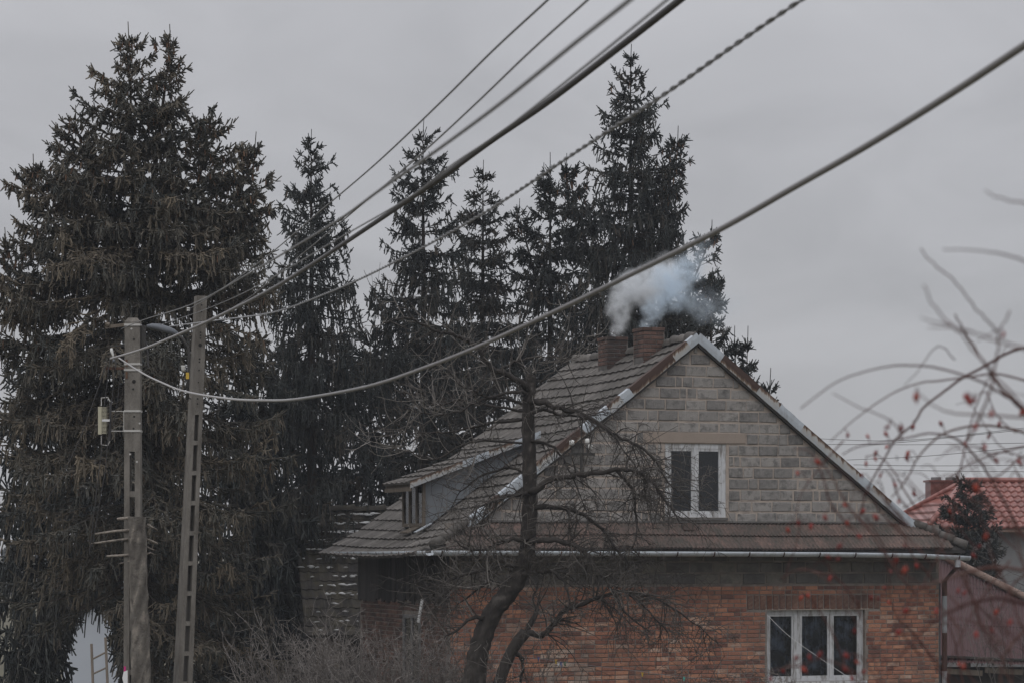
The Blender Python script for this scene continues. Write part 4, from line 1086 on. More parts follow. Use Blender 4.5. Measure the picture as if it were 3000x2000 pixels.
# ------------------------------------------------------------------ concrete poles
PY = 40.0; PS = F / PY
def zpx(y, Y): return CZ + (HY - y) / F * Y
pole = empty('utility_pole', (at(390, HY, PY).x, PY, 0))
tag(pole, 'upright concrete utility pole with metal bands and a rusty bracket', 'utility pole', 'concrete poles')
ztop = zpx(932, PY)
hw = lambda z: 0.118 + 0.022 * (1 - z / ztop)
s = MB()
def frustum(mb, z0, z1, w0, w1, d0, d1, cx0=0, cx1=0, cy=0, tint=.5, t0x=0):
    mb.add([(cx0 - w0, cy - d0, z0), (cx0 + w0, cy - d0, z0), (cx0 + w0, cy + d0, z0), (cx0 - w0, cy + d0, z0), (cx1 - w1, cy - d1, z1), (cx1 + w1, cy - d1, z1), (cx1 + w1, cy + d1, z1), (cx1 - w1, cy + d1, z1)],
           [(3, 2, 1, 0), (4, 5, 6, 7), (0, 1, 5, 4), (1, 2, 6, 5), (2, 3, 7, 6), (3, 0, 4, 7)], tint)
slots = [(zpx(1438, PY), zpx(1322, PY)), (zpx(1570, PY), zpx(1455, PY)), (zpx(1700, PY), zpx(1585, PY)), (zpx(1830, PY), zpx(1715, PY)), (zpx(1960, PY), zpx(1845, PY)), (zpx(2090, PY), zpx(1975, PY))]
zs = slots[0][1]
frustum(s, zs, ztop - .06, hw(zs), hw(ztop), .10, .095); frustum(s, ztop - .0599, ztop, hw(ztop), hw(ztop) * .55, .095, .06)
for sg in (-1, 1):
    frustum(s, 0, zs - .0005, .048, .042, .11, .10, sg * (hw(0) - .048), sg * (hw(zs) - .042))
prev = zs - .0006
for a, b in slots:
    if prev > b + .01: frustum(s, b, prev, .062, .06, .095, .095)
    prev = a
frustum(s, 0, prev, .07, .062, .1, .095)
s.build('shaft', M['concrete'], pole)
for y in (953, 1067, 1084, 1204, 1262):
    z_ = zpx(y, PY); b = MB(); w = hw(z_) + .006
    b.bb((-w, -.112, z_ - .016), (w, .112, z_ + .016)); b.build('metal_band', M['band'], pole)
b = MB(); b.box((-.26, -.02, zpx(955, PY)), (.34, .05, .05), Matrix.Rotation(-.12, 3, 'Y'), .6); b.tube([(-.42, -.05, zpx(950, PY)), (-.36, -.05, zpx(953, PY))], .035, 8); b.build('top_arm', M['old_wood'], pole)
b = MB(); b.bb((-.40, -.03, zpx(1082, PY)), (-.12, .0, zpx(1075, PY)), .9); b.tube([(-.395, -.05, zpx(1078, PY)), (-.395, .03, zpx(1078, PY))], .025, 8); b.tube([(-.30, -.05, zpx(1078, PY)), (-.30, .03, zpx(1078, PY))], .022, 8); b.build('rusty_bracket', M['rust'], pole)
b = MB(); b.tube([(-.12, 0, zpx(1012, PY)), (-.35, 0, zpx(1014, PY)), (-.36, 0, zpx(1040, PY))], .012, 6); b.build('hook', M['black_metal'], pole)
b = MB(); b.tube([(-.335, -.03, zpx(1020, PY)), (-.33, -.03, zpx(1028, PY)), (-.31, -.03, zpx(1040, PY)), (-.30, -.03, zpx(1048, PY))], [.018, .026, .018, .012], 8); b.build('clamp', M['porcelain'], pole, True)
b = MB(); b.tube([(-.30, -.03, zpx(1052, PY)), (-.29, -.03, zpx(1062, PY))], [.018, .024], 8); b.build('insulator', M['grey_metal'], pole, True)
b = MB(); b.bb((.125, -.05, zpx(1020, PY)), (.20, .03, zpx(955, PY))); b.bb((.15, -.06, zpx(1035, PY)), (.17, -.051, zpx(1005, PY))); b.build('junction_box', M['black_metal'], pole)
b = MB(); b.tube([(.20, -.02, zpx(1000, PY)), (.23, -.02, zpx(1030, PY)), (.24, -.02, zpx(1075, PY))], .014, 6); b.build('cable_tail', M['black_cable'], pole)
for (x, y) in ((-2, 965), (5, 995), (5, 1118), (3, 1140), (6, 1220), (4, 1255), (-6, 1330), (14, 1352), (22, 1240)):
    h = MB(); z_ = zpx(y, PY); h.tube([(x / PS, -.105, z_), (x / PS, -.09, z_)], .016 if y != 1118 else .03, 8); h.build('bolt', M['hole_shade'] if x in (5, 3, 4, 6) else M['band'], pole)
for k, y in enumerate((1010, 1050, 1065, 1100)):
    h = MB(); z_ = zpx(y, PY); x0 = (.05 if k == 0 else -.10); h.bb((x0, -.1062 - .001 * k, z_ - .05), (x0 + (.06 if k == 0 else .03), -.1005, z_ + .06), .9); h.build('rust_stain_plate', M['rust'], pole) if k > 1 else None

# finned cable box hung on the pole
fb = empty('cable_box', (at(306, HY, PY).x, PY - .05, zpx(1272, PY)))
tag(fb, 'beige finned cable splice box on a wire frame beside the pole', 'splice box')
b = MB(); b.bb((-.085, -.05, 0), (-.03, .05, .43)); 
fbb = b.build('back', M['beige_plastic'], fb)
for k in range(20):
    c_ = MB(); c_.bb((-.0295, -.06, .012 + k * .021), (.045, .06, .022 + k * .021)); c_.build('fin', M['beige_plastic'], fb)
c_ = MB(); c_.bb((-.02, -.07, .20), (.1, -.061, .235)); c_.build('strap', M['paper'], fb)
for z0, z1, zz in ((.45, .57, 1), (-.02, -.16, -1)):
    c_ = MB(); c_.tube([(-.04, 0, z0), (-.04, 0, z1), (.06, 0, z1 + .01 * zz), (.1, 0, (z0 + z1) / 2)], .009, 6); c_.build('loop', M['band'], fb)
c_ = MB(); c_.tube([(.1, 0, .5), (.10, 0, .25), (.09, 0, -.1)], .018, 6); c_.build('cable', M['black_cable'], fb)
for y in (1204, 1262):
    c_ = MB(); z_ = zpx(y, PY) - zpx(1272, PY); c_.tube([(.09, .02, z_), (.33, .02, z_)], .008, 5); c_.build('frame_rod', M['band'], fb)
c_ = MB(); c_.tube([(.315, -.03, zpx(1204, PY) - zpx(1272, PY)), (.315, -.03, zpx(1262, PY) - zpx(1272, PY))], .008, 5); c_.build('frame_rod', M['band'], fb)

# leaning strut pole
Y2 = 40.6
p_top, p_bot = at(588, 868, Y2), at(520, 2344, Y2); p_bot.z = 0
strut = empty('leaning_pole', (p_bot.x, Y2, 0))
tag(strut, 'leaning slotted concrete pole right of the upright one', 'utility pole', 'concrete poles')
H2 = p_top.z; lean = (p_top.x - p_bot.x)
Rz = Matrix.Rotation(math.radians(24), 4, 'Z')
s = MB()
W2 = lambda z: .083 + .045 * (1 - z / H2); D2 = lambda z: .08 + .075 * (1 - z / H2)
def lev(z0, z1, xa, xb, ya, yb, tint=.5):
    """prism between two heights; xa.. are fractions of the half width/depth"""
    vs = []
    for z in (z0, z1):
        for fx, fy in ((xa, ya), (xb, ya), (xb, yb), (xa, yb)):
            p = Rz @ Vector((fx * W2(z), fy * D2(z), 0)); vs.append((p.x + lean * z / H2, p.y, z))
    s.add(vs, [(3, 2, 1, 0), (4, 5, 6, 7), (0, 1, 5, 4), (1, 2, 6, 5), (2, 3, 7, 6), (3, 0, 4, 7)], tint)
z_sol = zpx(1215, Y2)
lev(z_sol, H2, -1, 1, -1, 1)
lev(0, z_sol - .0004, -1, -.36, -1, 1); lev(0, z_sol - .0004, .36, 1, -1, 1)
y = 1215.0
zc_ = z_sol - .0005
while zc_ > .4:
    zn = zc_ - 75 / F * Y2
    gap = 13 / F * Y2
    lev(zn - gap, zn, -.3595, .3595, -.96, .96)
    if y < 1660: lev(zn, zc_, -.358, .358, .35, .9, .3)          # thin web closing the upper slots
    zc_ = zn - gap; y += 88
s.build('shaft', M['concrete'], strut)
for (x, y, r) in ((585, 895, .016), (586, 915, .012), (584, 943, .012), (583, 952, .012), (583, 975, .014), (583, 984, .014), (582, 992, .012), (582, 1012, .03), (580, 1052, .016), (579, 1061, .014), (578, 1085, .013), (576, 1120, .011), (569, 1143, .014), (573, 1168, .014), (573, 1183, .014)):
    z_ = zpx(y, Y2); p = Rz @ Vector((0, -D2(z_), 0)); c0 = Vector((p.x + lean * z_ / H2 + (x - (588 - (y - 868) * .047)) / F * Y2 * .6, p.y, z_)); n_ = (Rz @ Vector((0, -1, 0)))
    h = MB(); h.tube([c0 - n_ * .02, c0 + n_ * .003], r, 8); h.build('bolt_hole_disc', M['hole_shade'] if y != 1143 else M['paper'], strut)  # flat discs, coloured dark in place of recessed shaded holes

# street lamp on its bent steel tube in front of the strut
lamp = empty('street_lamp', at(552, 1160, 40.2))
tag(lamp, 'grey street lamp on bent tube between the two concrete poles', 'street lamp')
LO = Vector(lamp.location)
L_ = lambda x, y, d=0: at(x, y, 40.2 + d) - LO
s = MB(); s.tube([L_(549, 1170), L_(552, 1100), L_(554, 1040), L_(550, 1015), L_(535, 992), L_(518, 978)], [.024] * 5 + [.022], 8); s.build('tube', M['black_metal'], lamp, True)
s = MB()
ring = lambda x, y, w, h: [L_(x, y) + Vector((0, a * w, b * h)) for a, b in ((-1, -.4), (-.6, -1), (.6, -1), (1, -.4), (.75, .7), (0, 1), (-.75, .7))]
R0 = [ring(*q) for q in ((522, 979, .03, .03), (512, 973, .06, .045), (498, 968, .075, .055), (470, 960, .09, .06), (445, 956, .07, .045), (430, 955, .03, .02))]
s.add([p for r in R0 for p in r], [(7 * i + j, 7 * i + (j + 1) % 7, 7 * i + 7 + (j + 1) % 7, 7 * i + 7 + j) for i in range(5) for j in range(7)] + [tuple(range(6, -1, -1)), tuple(range(35, 42))])
s.build('lamp_head', M['grey_metal'], lamp, True)
s = MB(); s.tube([L_(470, 966), L_(440, 960)], .03, 8); s.build('lens', M['plaster'], lamp)
s = MB(); s.tube([L_(552, 910), L_(553, 960), L_(554, 1010)], .009, 6); s.build('mast', M['black_metal'], lamp)
for y in (903, 909):
    s = MB(); s.tube([L_(552, y - 2), L_(552, y + 2)], .026, 10); s.build('insulator', M['porcelain'], lamp)
s = MB(); s.tube([L_(537, 1070), L_(537, 1073), L_(537, 1082), L_(537, 1087)], [.042, .036, .032, .018], 10); s.build('photocell', M['porcelain'], lamp, True)
s = MB(); s.tube([L_(537, 1072), L_(553, 1072)], .008, 6); s.build('photocell_arm', M['black_metal'], lamp)
s = MB(); c_ = L_(550, 1100); s.bb((c_.x - .025, c_.y - .035, c_.z - .05), (c_.x + .025, c_.y - .028, c_.z + .05)); s.build('warning_plate', M['yellow'], lamp)
s = MB(); s.bb((c_.x - .0, c_.y - .0, c_.z - .35), (c_.x + .012, c_.y + .3, c_.z - .33)); s.bb((c_.x - .0, c_.y, c_.z + .30), (c_.x + .012, c_.y + .3, c_.z + .32)); s.build('bracket', M['black_metal'], lamp)

# dead trunk standing at the pole foot
snag = empty('dead_trunk', (at(407, HY, 39.72).x, 39.72, 0))
tag(snag, 'dead topped tree trunk with cut branch stubs, tied close to the upright pole', 'tree trunk')
rs2 = random.Random(9); s = MB(); zt = zpx(1513, 39.72); n = 14; rings = 26
vs = []
for i in range(rings):
    z = zt * i / (rings - 1)
    for k in range(n):
        r = (.165 - .03 * z / zt) * (1 + rs2.uniform(-.09, .09)); a = 6.283 * k / n
        vs.append((r * math.cos(a) + .03 * math.sin(z), r * math.sin(a), z))
s.add(vs, [(i * n + k, i * n + (k + 1) % n, (i + 1) * n + (k + 1) % n, (i + 1) * n + k) for i in range(rings - 1) for k in range(n)] + [tuple((rings - 1) * n + k for k in range(n))], [rs2.random() for _ in vs])
s.build('trunk', M['dead_bark'], snag)
sO = Vector(snag.location)
for (x0, y0, x1, y1, w) in ((400, 1518, 344, 1519, 9), (395, 1550, 278, 1563, 7), (395, 1575, 265, 1592, 6), (400, 1622, 313, 1628, 7), (400, 1640, 350, 1650, 4), (430, 1535, 462, 1552, 6), (430, 1578, 462, 1591, 6), (430, 1600, 452, 1610, 4), (430, 1622, 450, 1621, 4), (425, 1540, 440, 1536, 5)):
    b = MB(); a_, b_ = at(x0, y0, 39.86) - sO, at(x1, y1, 39.95) - sO; b.tube([a_, a_.lerp(b_, .5) + Vector((0, 0, rs2.uniform(-.015, .02))), b_], [w / PS * .6, w / PS * .55, w / PS * .42], 7, True, .95); b.build('branch_stub', M['dead_bark'], snag, True)

# wires ---------------------------------------------------------------------------------------
def smooth_path(P, n=10):
    out = []
    P = [Vector(p) for p in P]
    for i in range(len(P) - 1):
        p0, p1, p2, p3 = P[max(i - 1, 0)], P[i], P[i + 1], P[min(i + 2, len(P) - 1)]
        for k in range(n):
            t = k / n
            out.append(0.5 * ((2 * p1) + (p2 - p0) * t + (2 * p0 - 5 * p1 + 4 * p2 - p3) * t * t + (3 * p1 - p0 - 3 * p2 + p3) * t ** 3))
    out.append(P[-1]); return out
def wire(label, px, za, zb, dia, material, twist=None, tint=None):
    """px: points on the picture from the pole to the near end; the plan line is straight, so 1/depth runs linearly with x"""
    xa, xb = px[0][0], px[-1][0]
    sm = smooth_path([(x, y, 0) for x, y in px], 12)
    P = []
    for p in sm:
        f = (p.x - xa) / (xb - xa); P.append(at(p.x, p.y, 1 / (1 / za + (1 / zb - 1 / za) * f)))
    s = MB()
    if twist:
        # resample finely and wind two strands
        Q = [P[0]]; 
        for a, b in zip(P, P[1:]):
            m_ = max(1, int((b - a).length / (twist / 8)))
            Q += [a.lerp(b, (k + 1) / m_) for k in range(m_)]
        acc = 0; st1, st2 = [], []
        for i, q in enumerate(Q):
            if i: acc += (q - Q[i - 1]).length
            d = (Q[min(i + 1, len(Q) - 1)] - Q[max(i - 1, 0)]).normalized(); a = d.cross(Vector((0, 0, 1))).normalized(); b = d.cross(a)
            th = acc / twist * 6.283; o = (a * math.cos(th) + b * math.sin(th)) * dia * .55
            st1.append(q + o); st2.append(q - o)
        s.tube(st1, dia / 2, 5, True, .5); s.tube(st2, dia / 2, 5, True, .5)
    else:
        s.tube(P, dia / 2, 8, True, .5 if tint is None else [tint(1 / (1 / za + (1 / zb - 1 / za) * (p.x - xa) / (xb - xa))) for p in sm])
    o = s.build('overhead_wire', M[material], None, True)
    tag(o, label, 'wire', 'overhead wires')
    return o
wire('thin upper overhead wire from the lamp mast insulator, leftmost at the top edge', [(554, 906), (646, 850), (790, 745), (925, 630), (1110, 472), (1291, 300), (1450, 143), (1605, 0), (1800, -180)], 40.2, 10, .011, 'grey_cable')
wire('second thin overhead wire from the left at the top edge', [(655, 918), (740, 865), (819, 799), (970, 675), (1050, 608), (1230, 455), (1394, 304), (1560, 145), (1722, 0), (1900, -160)], 36, 9, .010, 'grey_cable')
wire('blurred pale overhead wire ending at the upright pole top', [(356, 963), (421, 937), (573, 887), (727, 803), (979, 653), (1120, 552), (1264, 452), (1470, 300), (1680, 130), (1845, 0), (2020, -140)], 39.8, 5.0, .011, 'grey_cable')
wire('blurred overhead wire passing above the street lamp', [(468, 952), (593, 910), (700, 865), (803, 811), (996, 697), (1202, 577), (1330, 480), (1490, 372), (1720, 190), (1930, 20), (2100, -120)], 39.9, 6.0, .008, 'grey_cable')
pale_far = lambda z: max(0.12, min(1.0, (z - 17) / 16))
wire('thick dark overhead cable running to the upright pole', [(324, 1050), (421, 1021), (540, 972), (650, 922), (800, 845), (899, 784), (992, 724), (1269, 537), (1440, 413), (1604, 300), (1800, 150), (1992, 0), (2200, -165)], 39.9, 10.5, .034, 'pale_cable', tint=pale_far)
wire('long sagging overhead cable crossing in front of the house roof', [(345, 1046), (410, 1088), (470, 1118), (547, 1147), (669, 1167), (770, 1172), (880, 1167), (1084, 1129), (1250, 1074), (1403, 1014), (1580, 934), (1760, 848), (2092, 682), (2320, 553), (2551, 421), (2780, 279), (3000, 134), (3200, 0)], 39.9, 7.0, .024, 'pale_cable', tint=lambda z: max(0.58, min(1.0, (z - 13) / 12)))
wire('twisted overhead cable passing in front of the tall right spruce', [(497, 956), (612, 941), (803, 914), (960, 858), (1097, 797), (1290, 697), (1467, 593), (1696, 440), (1939, 281), (2168, 121), (2347, 0), (2500, -100)], 40, 8.0, .0095, 'grey_cable', twist=.26)
for k, (a, b, c) in enumerate((((2400, 1284), (2660, 1288), (3020, 1250)), ((2420, 1300), (2620, 1296), (3020, 1255)), ((2400, 1300), (2700, 1301), (3020, 1296)), ((2480, 1346), (2720, 1334), (3020, 1306)), ((2500, 1360), (2720, 1363), (3020, 1361)), ((2510, 1372), (2760, 1378), (3020, 1380)))):
    names = ['uppermost', 'second', 'third', 'fourth', 'fifth', 'lowest']
    o = wire('far thin wire right of the gable, %s of the six' % names[k], [a, b, c], 120, 110, .03, 'grey_cable'); o['group'] = 'far wires beside the gable'
# thin drop wires beside the pole
for k, (pts, lb) in enumerate((([(322, 1052), (314, 1120), (305, 1190), (296, 1330), (278, 1480), (262, 1620)], 'drop wire leading down past the cable box, left one'), ([(340, 1060), (330, 1150), (322, 1230), (308, 1380), (290, 1480), (270, 1600)], 'drop wire leading down past the cable box, right one'),
                     ([(316, 1052), (290, 1130), (240, 1270), (190, 1380), (140, 1460)], 'thin wire slanting down left from the pole'), ([(352, 1100), (345, 1170), (330, 1250)], 'short slack wire between cable box and pole'))):
    s = MB(); s.tube([at(x, y, 39.9 + .02 * k) for x, y in pts], .0065, 5); tag(s.build('drop_wire', M['black_cable'], None), lb, 'wire', 'drop wires at the pole')
s = MB(); s.tube(smooth_path([at(2248, 1800, 45), at(2310, 1860, 45), at(2400, 1925, 45), at(2505, 1996, 45), at(2560, 2040, 45)]), .0035, 5); tag(s.build('window_cable', M['paper'], None), 'thin white cable slanting across the ground floor window', 'cable')

# ------------------------------------------------------------------ bare wood
def rand_dir(rr): 
    return Vector((rr.gauss(0, 1), rr.gauss(0, 1), rr.gauss(0, 1))).normalized()
def twig(mb, p, d, ln, r, rr, grav, lvl, tint, kids=3.0, wob=.22, n=5, sides=4, tips=None):
    pts, rad = [p.copy()], [r]
    d = d.normalized(); q = p.copy(); dirs = [d]
    for i in range(n):
        d = (d + rand_dir(rr) * wob + Vector((0, 0, grav * (i + 1) / n))).normalized()
        q = q + d * (ln / n); pts.append(q); rad.append(max(.0034, r * (1 - .72 * (i + 1) / n))); dirs.append(d)
    mb.tube(pts, rad, sides if r > .008 else 3, False, tint)
    if lvl > 0:
        nk = int(kids * rr.uniform(.6, 1.4) + .5)
        for k in range(nk):
            f = rr.uniform(.2, .97); i = min(int(f * n), n - 1)
            b = pts[i].lerp(pts[i + 1], f * n - i)
            side = dirs[i].cross(rand_dir(rr)).normalized()
            nd = dirs[i] * rr.uniform(.3, .9) + side
            twig(mb, b, nd, ln * rr.uniform(.32, .62), max(.0045, rad[i] * .68), rr, grav * rr.uniform(.5, 1.1), lvl - 1, min(1, tint + rr.uniform(-.12, .15)), kids * .8, wob, max(3, n - 1), sides, tips)
    elif tips is not None:
        tips.append(pts[-1])

FT = 41.0
fruit = empty('bare_fruit_tree', (at(1390, HY, FT).x, FT, 0))
tag(fruit, 'bare old fruit tree with crooked trunk in front of the house', 'tree')
fo = Vector(fruit.location); rf = random.Random(17)
def px_path(pts, Y, ydrift=0.0, sm=4):
    P = [at(x, y, Y + ydrift * i / max(1, len(pts) - 1)) for i, (x, y) in enumerate(pts)]
    return smooth_path(P, sm)
fsz = F / FT
t = MB()
tp_ = [(1300, 2340, 40), (1352, 2100, 36), (1385, 2010, 33), (1405, 1900, 30), (1440, 1800, 28), (1500, 1720, 27), (1535, 1650, 25), (1548, 1570, 23), (1552, 1450, 22), (1550, 1330, 20), (1548, 1210, 18), (1552, 1130, 17), (1556, 1096, 15)]
P = px_path([(x, y) for x, y, r in tp_], FT, 0, 7)
R_ = [np.interp(i / (len(P) - 1) * (len(tp_) - 1), range(len(tp_)), [r for x, y, r in tp_]) / fsz * rf.uniform(.92, 1.08) for i in range(len(P))]
t.tube([p - fo for p in P], R_, 14, True, [rf.uniform(.1, .8) for _ in P])
t.v = [(x + rf.uniform(-.013, .013), y + rf.uniform(-.013, .013), z + rf.uniform(-.01, .01)) for x, y, z in t.v]; t.t = [1.1 if rf.random() < .06 else rf.uniform(.0, .8) for _ in t.t]
t.build('trunk', M['bark'], fruit, True)
t = MB(); P = px_path([(1430, 2200), (1460, 2010), (1500, 1905), (1540, 1850)], FT - .25, -.1)
t.tube([p - fo for p in P], [19 / fsz] * 5 + [17 / fsz] * (len(P) - 5), 10, True, .35); t.build('second_stem', M['bark'], fruit, True)
limbs_px = [
    # points, base radius px, depth drift, side-twig gravity, twig count
    ([(1545, 1140), (1528, 1122), (1483, 1095), (1440, 1078), (1421, 1053), (1395, 1015), (1360, 992), (1314, 978), (1284, 971), (1245, 953), (1203, 936), (1161, 934), (1123, 946)], 12, -1.2, .12, 30),
    ([(1467, 1084), (1494, 1064), (1532, 1053), (1586, 1045), (1628, 1045), (1662, 1057)], 7, .5, .35, 16),
    ([(1582, 1122), (1635, 1076), (1668, 1045), (1716, 982)], 4, .2, .2, 6),
    ([(1540, 1160), (1520, 1145), (1429, 1160), (1383, 1141), (1340, 1120), (1300, 1060)], 7, -.9, .3, 18),
    ([(1545, 1185), (1480, 1165), (1414, 1168), (1349, 1202), (1280, 1216), (1226, 1206), (1176, 1195)], 6, -.6, .3, 20),
    ([(1545, 1230), (1450, 1235), (1380, 1250), (1300, 1265), (1215, 1269), (1180, 1255), (1146, 1237)], 5.5, .4, .3, 22),
    ([(1545, 1205), (1420, 1185), (1350, 1170), (1291, 1183), (1253, 1164), (1215, 1103)], 5, .7, .3, 16),
    ([(1548, 1300), (1440, 1290), (1360, 1300), (1270, 1345), (1200, 1320), (1176, 1296)], 5, -.5, .3, 18),
    ([(1550, 1180), (1586, 1175), (1624, 1191), (1666, 1200), (1704, 1210), (1750, 1237), (1808, 1275), (1865, 1302), (1900, 1325), (1932, 1364), (1950, 1400), (1985, 1440)], 11, -1.0, -.35, 44),
    ([(1560, 1210), (1600, 1200), (1650, 1215), (1720, 1225), (1780, 1260), (1830, 1320), (1880, 1390), (1900, 1440)], 7, .3, -.4, 30),
    ([(1552, 1440), (1578, 1428), (1616, 1401), (1674, 1393), (1750, 1382), (1823, 1374), (1869, 1384), (1910, 1413), (1945, 1458), (1968, 1489), (1990, 1530)], 13, -1.0, -.35, 46),
    ([(1808, 1378), (1846, 1420), (1857, 1455), (1861, 1493), (1868, 1560), (1840, 1620)], 7, .1, -.4, 22),
    ([(1555, 1290), (1610, 1300), (1660, 1360), (1690, 1420), (1720, 1500)], 7, .6, -.4, 22),
    ([(1545, 1445), (1528, 1447), (1486, 1451), (1444, 1470), (1398, 1485), (1385, 1540), (1375, 1600)], 8, -.6, -.2, 26),
    ([(1550, 1590), (1574, 1580), (1640, 1583), (1686, 1597), (1717, 1618), (1738, 1653), (1766, 1688), (1795, 1727), (1830, 1790), (1900, 1850)], 13, -.7, -.35, 42),
    ([(1553, 1490), (1570, 1482), (1640, 1485), (1696, 1499), (1738, 1527), (1773, 1559), (1808, 1611), (1837, 1640), (1858, 1675), (1890, 1740)], 10, .4, -.35, 40),
    ([(1545, 1578), (1528, 1577), (1472, 1583), (1432, 1603), (1380, 1610), (1330, 1580)], 10, -.5, .1, 34),
    ([(1530, 1660), (1480, 1655), (1420, 1670), (1360, 1685), (1309, 1700), (1273, 1736), (1238, 1787)], 9, .4, .0, 38),
    ([(1530, 1680), (1559, 1677), (1600, 1674), (1630, 1680), (1660, 1720), (1672, 1790)], 11, -.3, -.2, 26),
    ([(1430, 1805), (1380, 1812), (1340, 1843), (1299, 1868)], 9, -.2, .1, 12),
    ([(1540, 1850), (1588, 1860), (1619, 1829), (1658, 1787), (1710, 1765), (1788, 1738), (1826, 1730), (1880, 1770), (1956, 1853)], 12, -.5, -.25, 56),
    ([(1540, 1850), (1570, 1800), (1574, 1783), (1563, 1755), (1580, 1700)], 10, .2, .1, 18),
    ([(1500, 1910), (1530, 1930), (1525, 2000), (1515, 2080)], 9, .2, -.1, 6),
    ([(1552, 1130), (1560, 1090), (1580, 1050)], 5, .2, .3, 10),
    ([(1500, 1720), (1440, 1700), (1380, 1740), (1320, 1790)], 7, .5, .1, 26),
    ([(1826, 1730), (1900, 1745), (2000, 1800), (2090, 1870)], 6, .4, -.25, 30),
    ([(1552, 1400), (1500, 1370), (1420, 1390), (1350, 1440), (1320, 1500)], 6, .5, .0, 26),
]
br, tw, buds = MB(), MB(), []
for pts, r0, dr, gv, ntw in limbs_px:
    P = px_path(pts, FT - (.1 if r0 > 6 else 0), dr, 4); n = len(P)
    P = [p + Vector((rf.uniform(-.018, .018), 0, rf.uniform(-.018, .018))) for p in P]
    R_ = [max(.006, .82 * r0 / fsz * (1 - .8 * i / (n - 1)) * rf.uniform(.85, 1.15)) for i in range(n)]
    br.tube([p - fo for p in P], R_, 7, True, [rf.uniform(.05, .6) for _ in P])
    for k in range(int(ntw * 1.2)):
        f = rf.uniform(.08, 1) ** .8; i = min(int(f * (n - 1)), n - 2)
        b = P[i].lerp(P[i + 1], rf.random()) - fo; d = (P[i + 1] - P[i]).normalized()
        side = d.cross(rand_dir(rf)).normalized(); nd = d * rf.uniform(.2, 1.0) + side + Vector((0, 0, .15))
        twig(tw, b, nd, rf.uniform(.25, 1.0), max(.0082, min(.012, R_[i] * .5)), rf, gv * rf.uniform(.4, 1.4), 1 if gv > .05 and rf.random() < .7 else 2, rf.uniform(.05, .6) + (.3 if gv > 0 else 0), kids=3.1 if gv <= 0.05 else 2.6, wob=.22 if gv <= .05 else .15, tips=buds)
for k in range(70):                                   # water sprouts along the trunk
    f = rf.uniform(.35, 1); x = np.interp(f, [.35, .6, 1], [1520, 1550, 1552]); y = np.interp(f, [.35, .6, 1], [1700, 1560, 1100])
    d = Vector((rf.uniform(-1, 1), rf.uniform(-1, .6), rf.uniform(.0, 1.2)))
    twig(tw, at(x, y, FT) - fo, d, rf.uniform(.2, .7), .006, rf, rf.uniform(-.1, .3), 1, rf.uniform(.3, .9), tips=buds)
br.build('branches', M['bark'], fruit, True)
tag(tw.build('twigs', M['twig'], fruit), kind='stuff')
sn = MB()                                             # small pale lichen and broken stubs
for k in range(26):
    i = rf.randrange(len(limbs_px)); pts = limbs_px[i][0]; x, y = pts[rf.randrange(1, len(pts))]
    twig(sn, at(x, y, FT - .1) - fo, Vector((rf.uniform(-1, 1), -.3, rf.uniform(-.3, 1))), rf.uniform(.06, .15), .012, rf, 0, 0, 1.0, n=2)
tag(sn.build('stubs', M['twig'], fruit), kind='stuff')

def shrub(label, x0, x1, Y, stems, hgt, seed, spread=.35, kids=4, lvl=2, r=.008, material='shrub_twig', grav=.05, y_base=None, group='bare shrubs along the house'):
    rr = random.Random(seed); cx = (x0 + x1) / 2
    o = empty('bare_shrub', (at(cx, HY, Y).x, Y, ground_z(Y))); tag(o, label, 'shrub', group)
    oo = Vector(o.location); w = (x1 - x0) / F * Y / 2; st_, tws = MB(), MB()
    for k in range(stems):
        p = Vector((rr.uniform(-w, w) * .7, rr.uniform(-.5, .5), 0)); d = Vector((p.x / w * spread + rr.uniform(-.2, .2), rr.uniform(-.2, .2), 1))
        h = hgt * rr.uniform(.7, 1.08)
        pts = [p]; q = p.copy(); dd = d.normalized()
        for i in range(6):
            dd = (dd + rand_dir(rr) * .10).normalized(); q = q + dd * h / 6; pts.append(q)
        st_.tube(pts, [r * (1 - .7 * i / 6) for i in range(7)], 4, False, rr.uniform(.2, .9))
        for m in range(int(kids)):
            f = rr.uniform(.35, 1); i = min(int(f * 6), 5); b = pts[i].lerp(pts[i + 1], f * 6 - i)
            twig(tws, b, dd + rand_dir(rr) * .75 + Vector((0, 0, .25)), h * rr.uniform(.12, .32), r * .55, rr, grav, lvl - 1, rr.uniform(.2, .9), kids=3)
    st_.build('stems', M[material], o); tag(tws.build('twigs', M[material], o), kind='stuff')
    return o
shrub('pale leafless shrub with upright twigs below the barn roof', 775, 1000, 44, 75, 2.35, 31, r=.011, spread=.5, kids=6)
shrub('dense dark leafless bush left of the fruit tree trunk', 985, 1345, 43, 150, 2.3, 32, r=.009, spread=.6, kids=9, material='shrub_twig', lvl=2)
shrub('low leafless bush in front of the brick wall and fruit tree', 1330, 1560, 40.3, 26, 2.15, 33, r=.007, spread=.6, kids=6, material='twig')
shrub('fine-twigged dark bush below the ground floor window', 2060, 2290, 41.5, 40, 1.75, 34, r=.006, spread=.7, kids=7, material='twig', lvl=3)
shrub('thin leafless shrub right of the corner downpipe', 2890, 3060, 53, 16, 3.6, 35, r=.008, spread=.3, kids=9, material='twig', lvl=2)

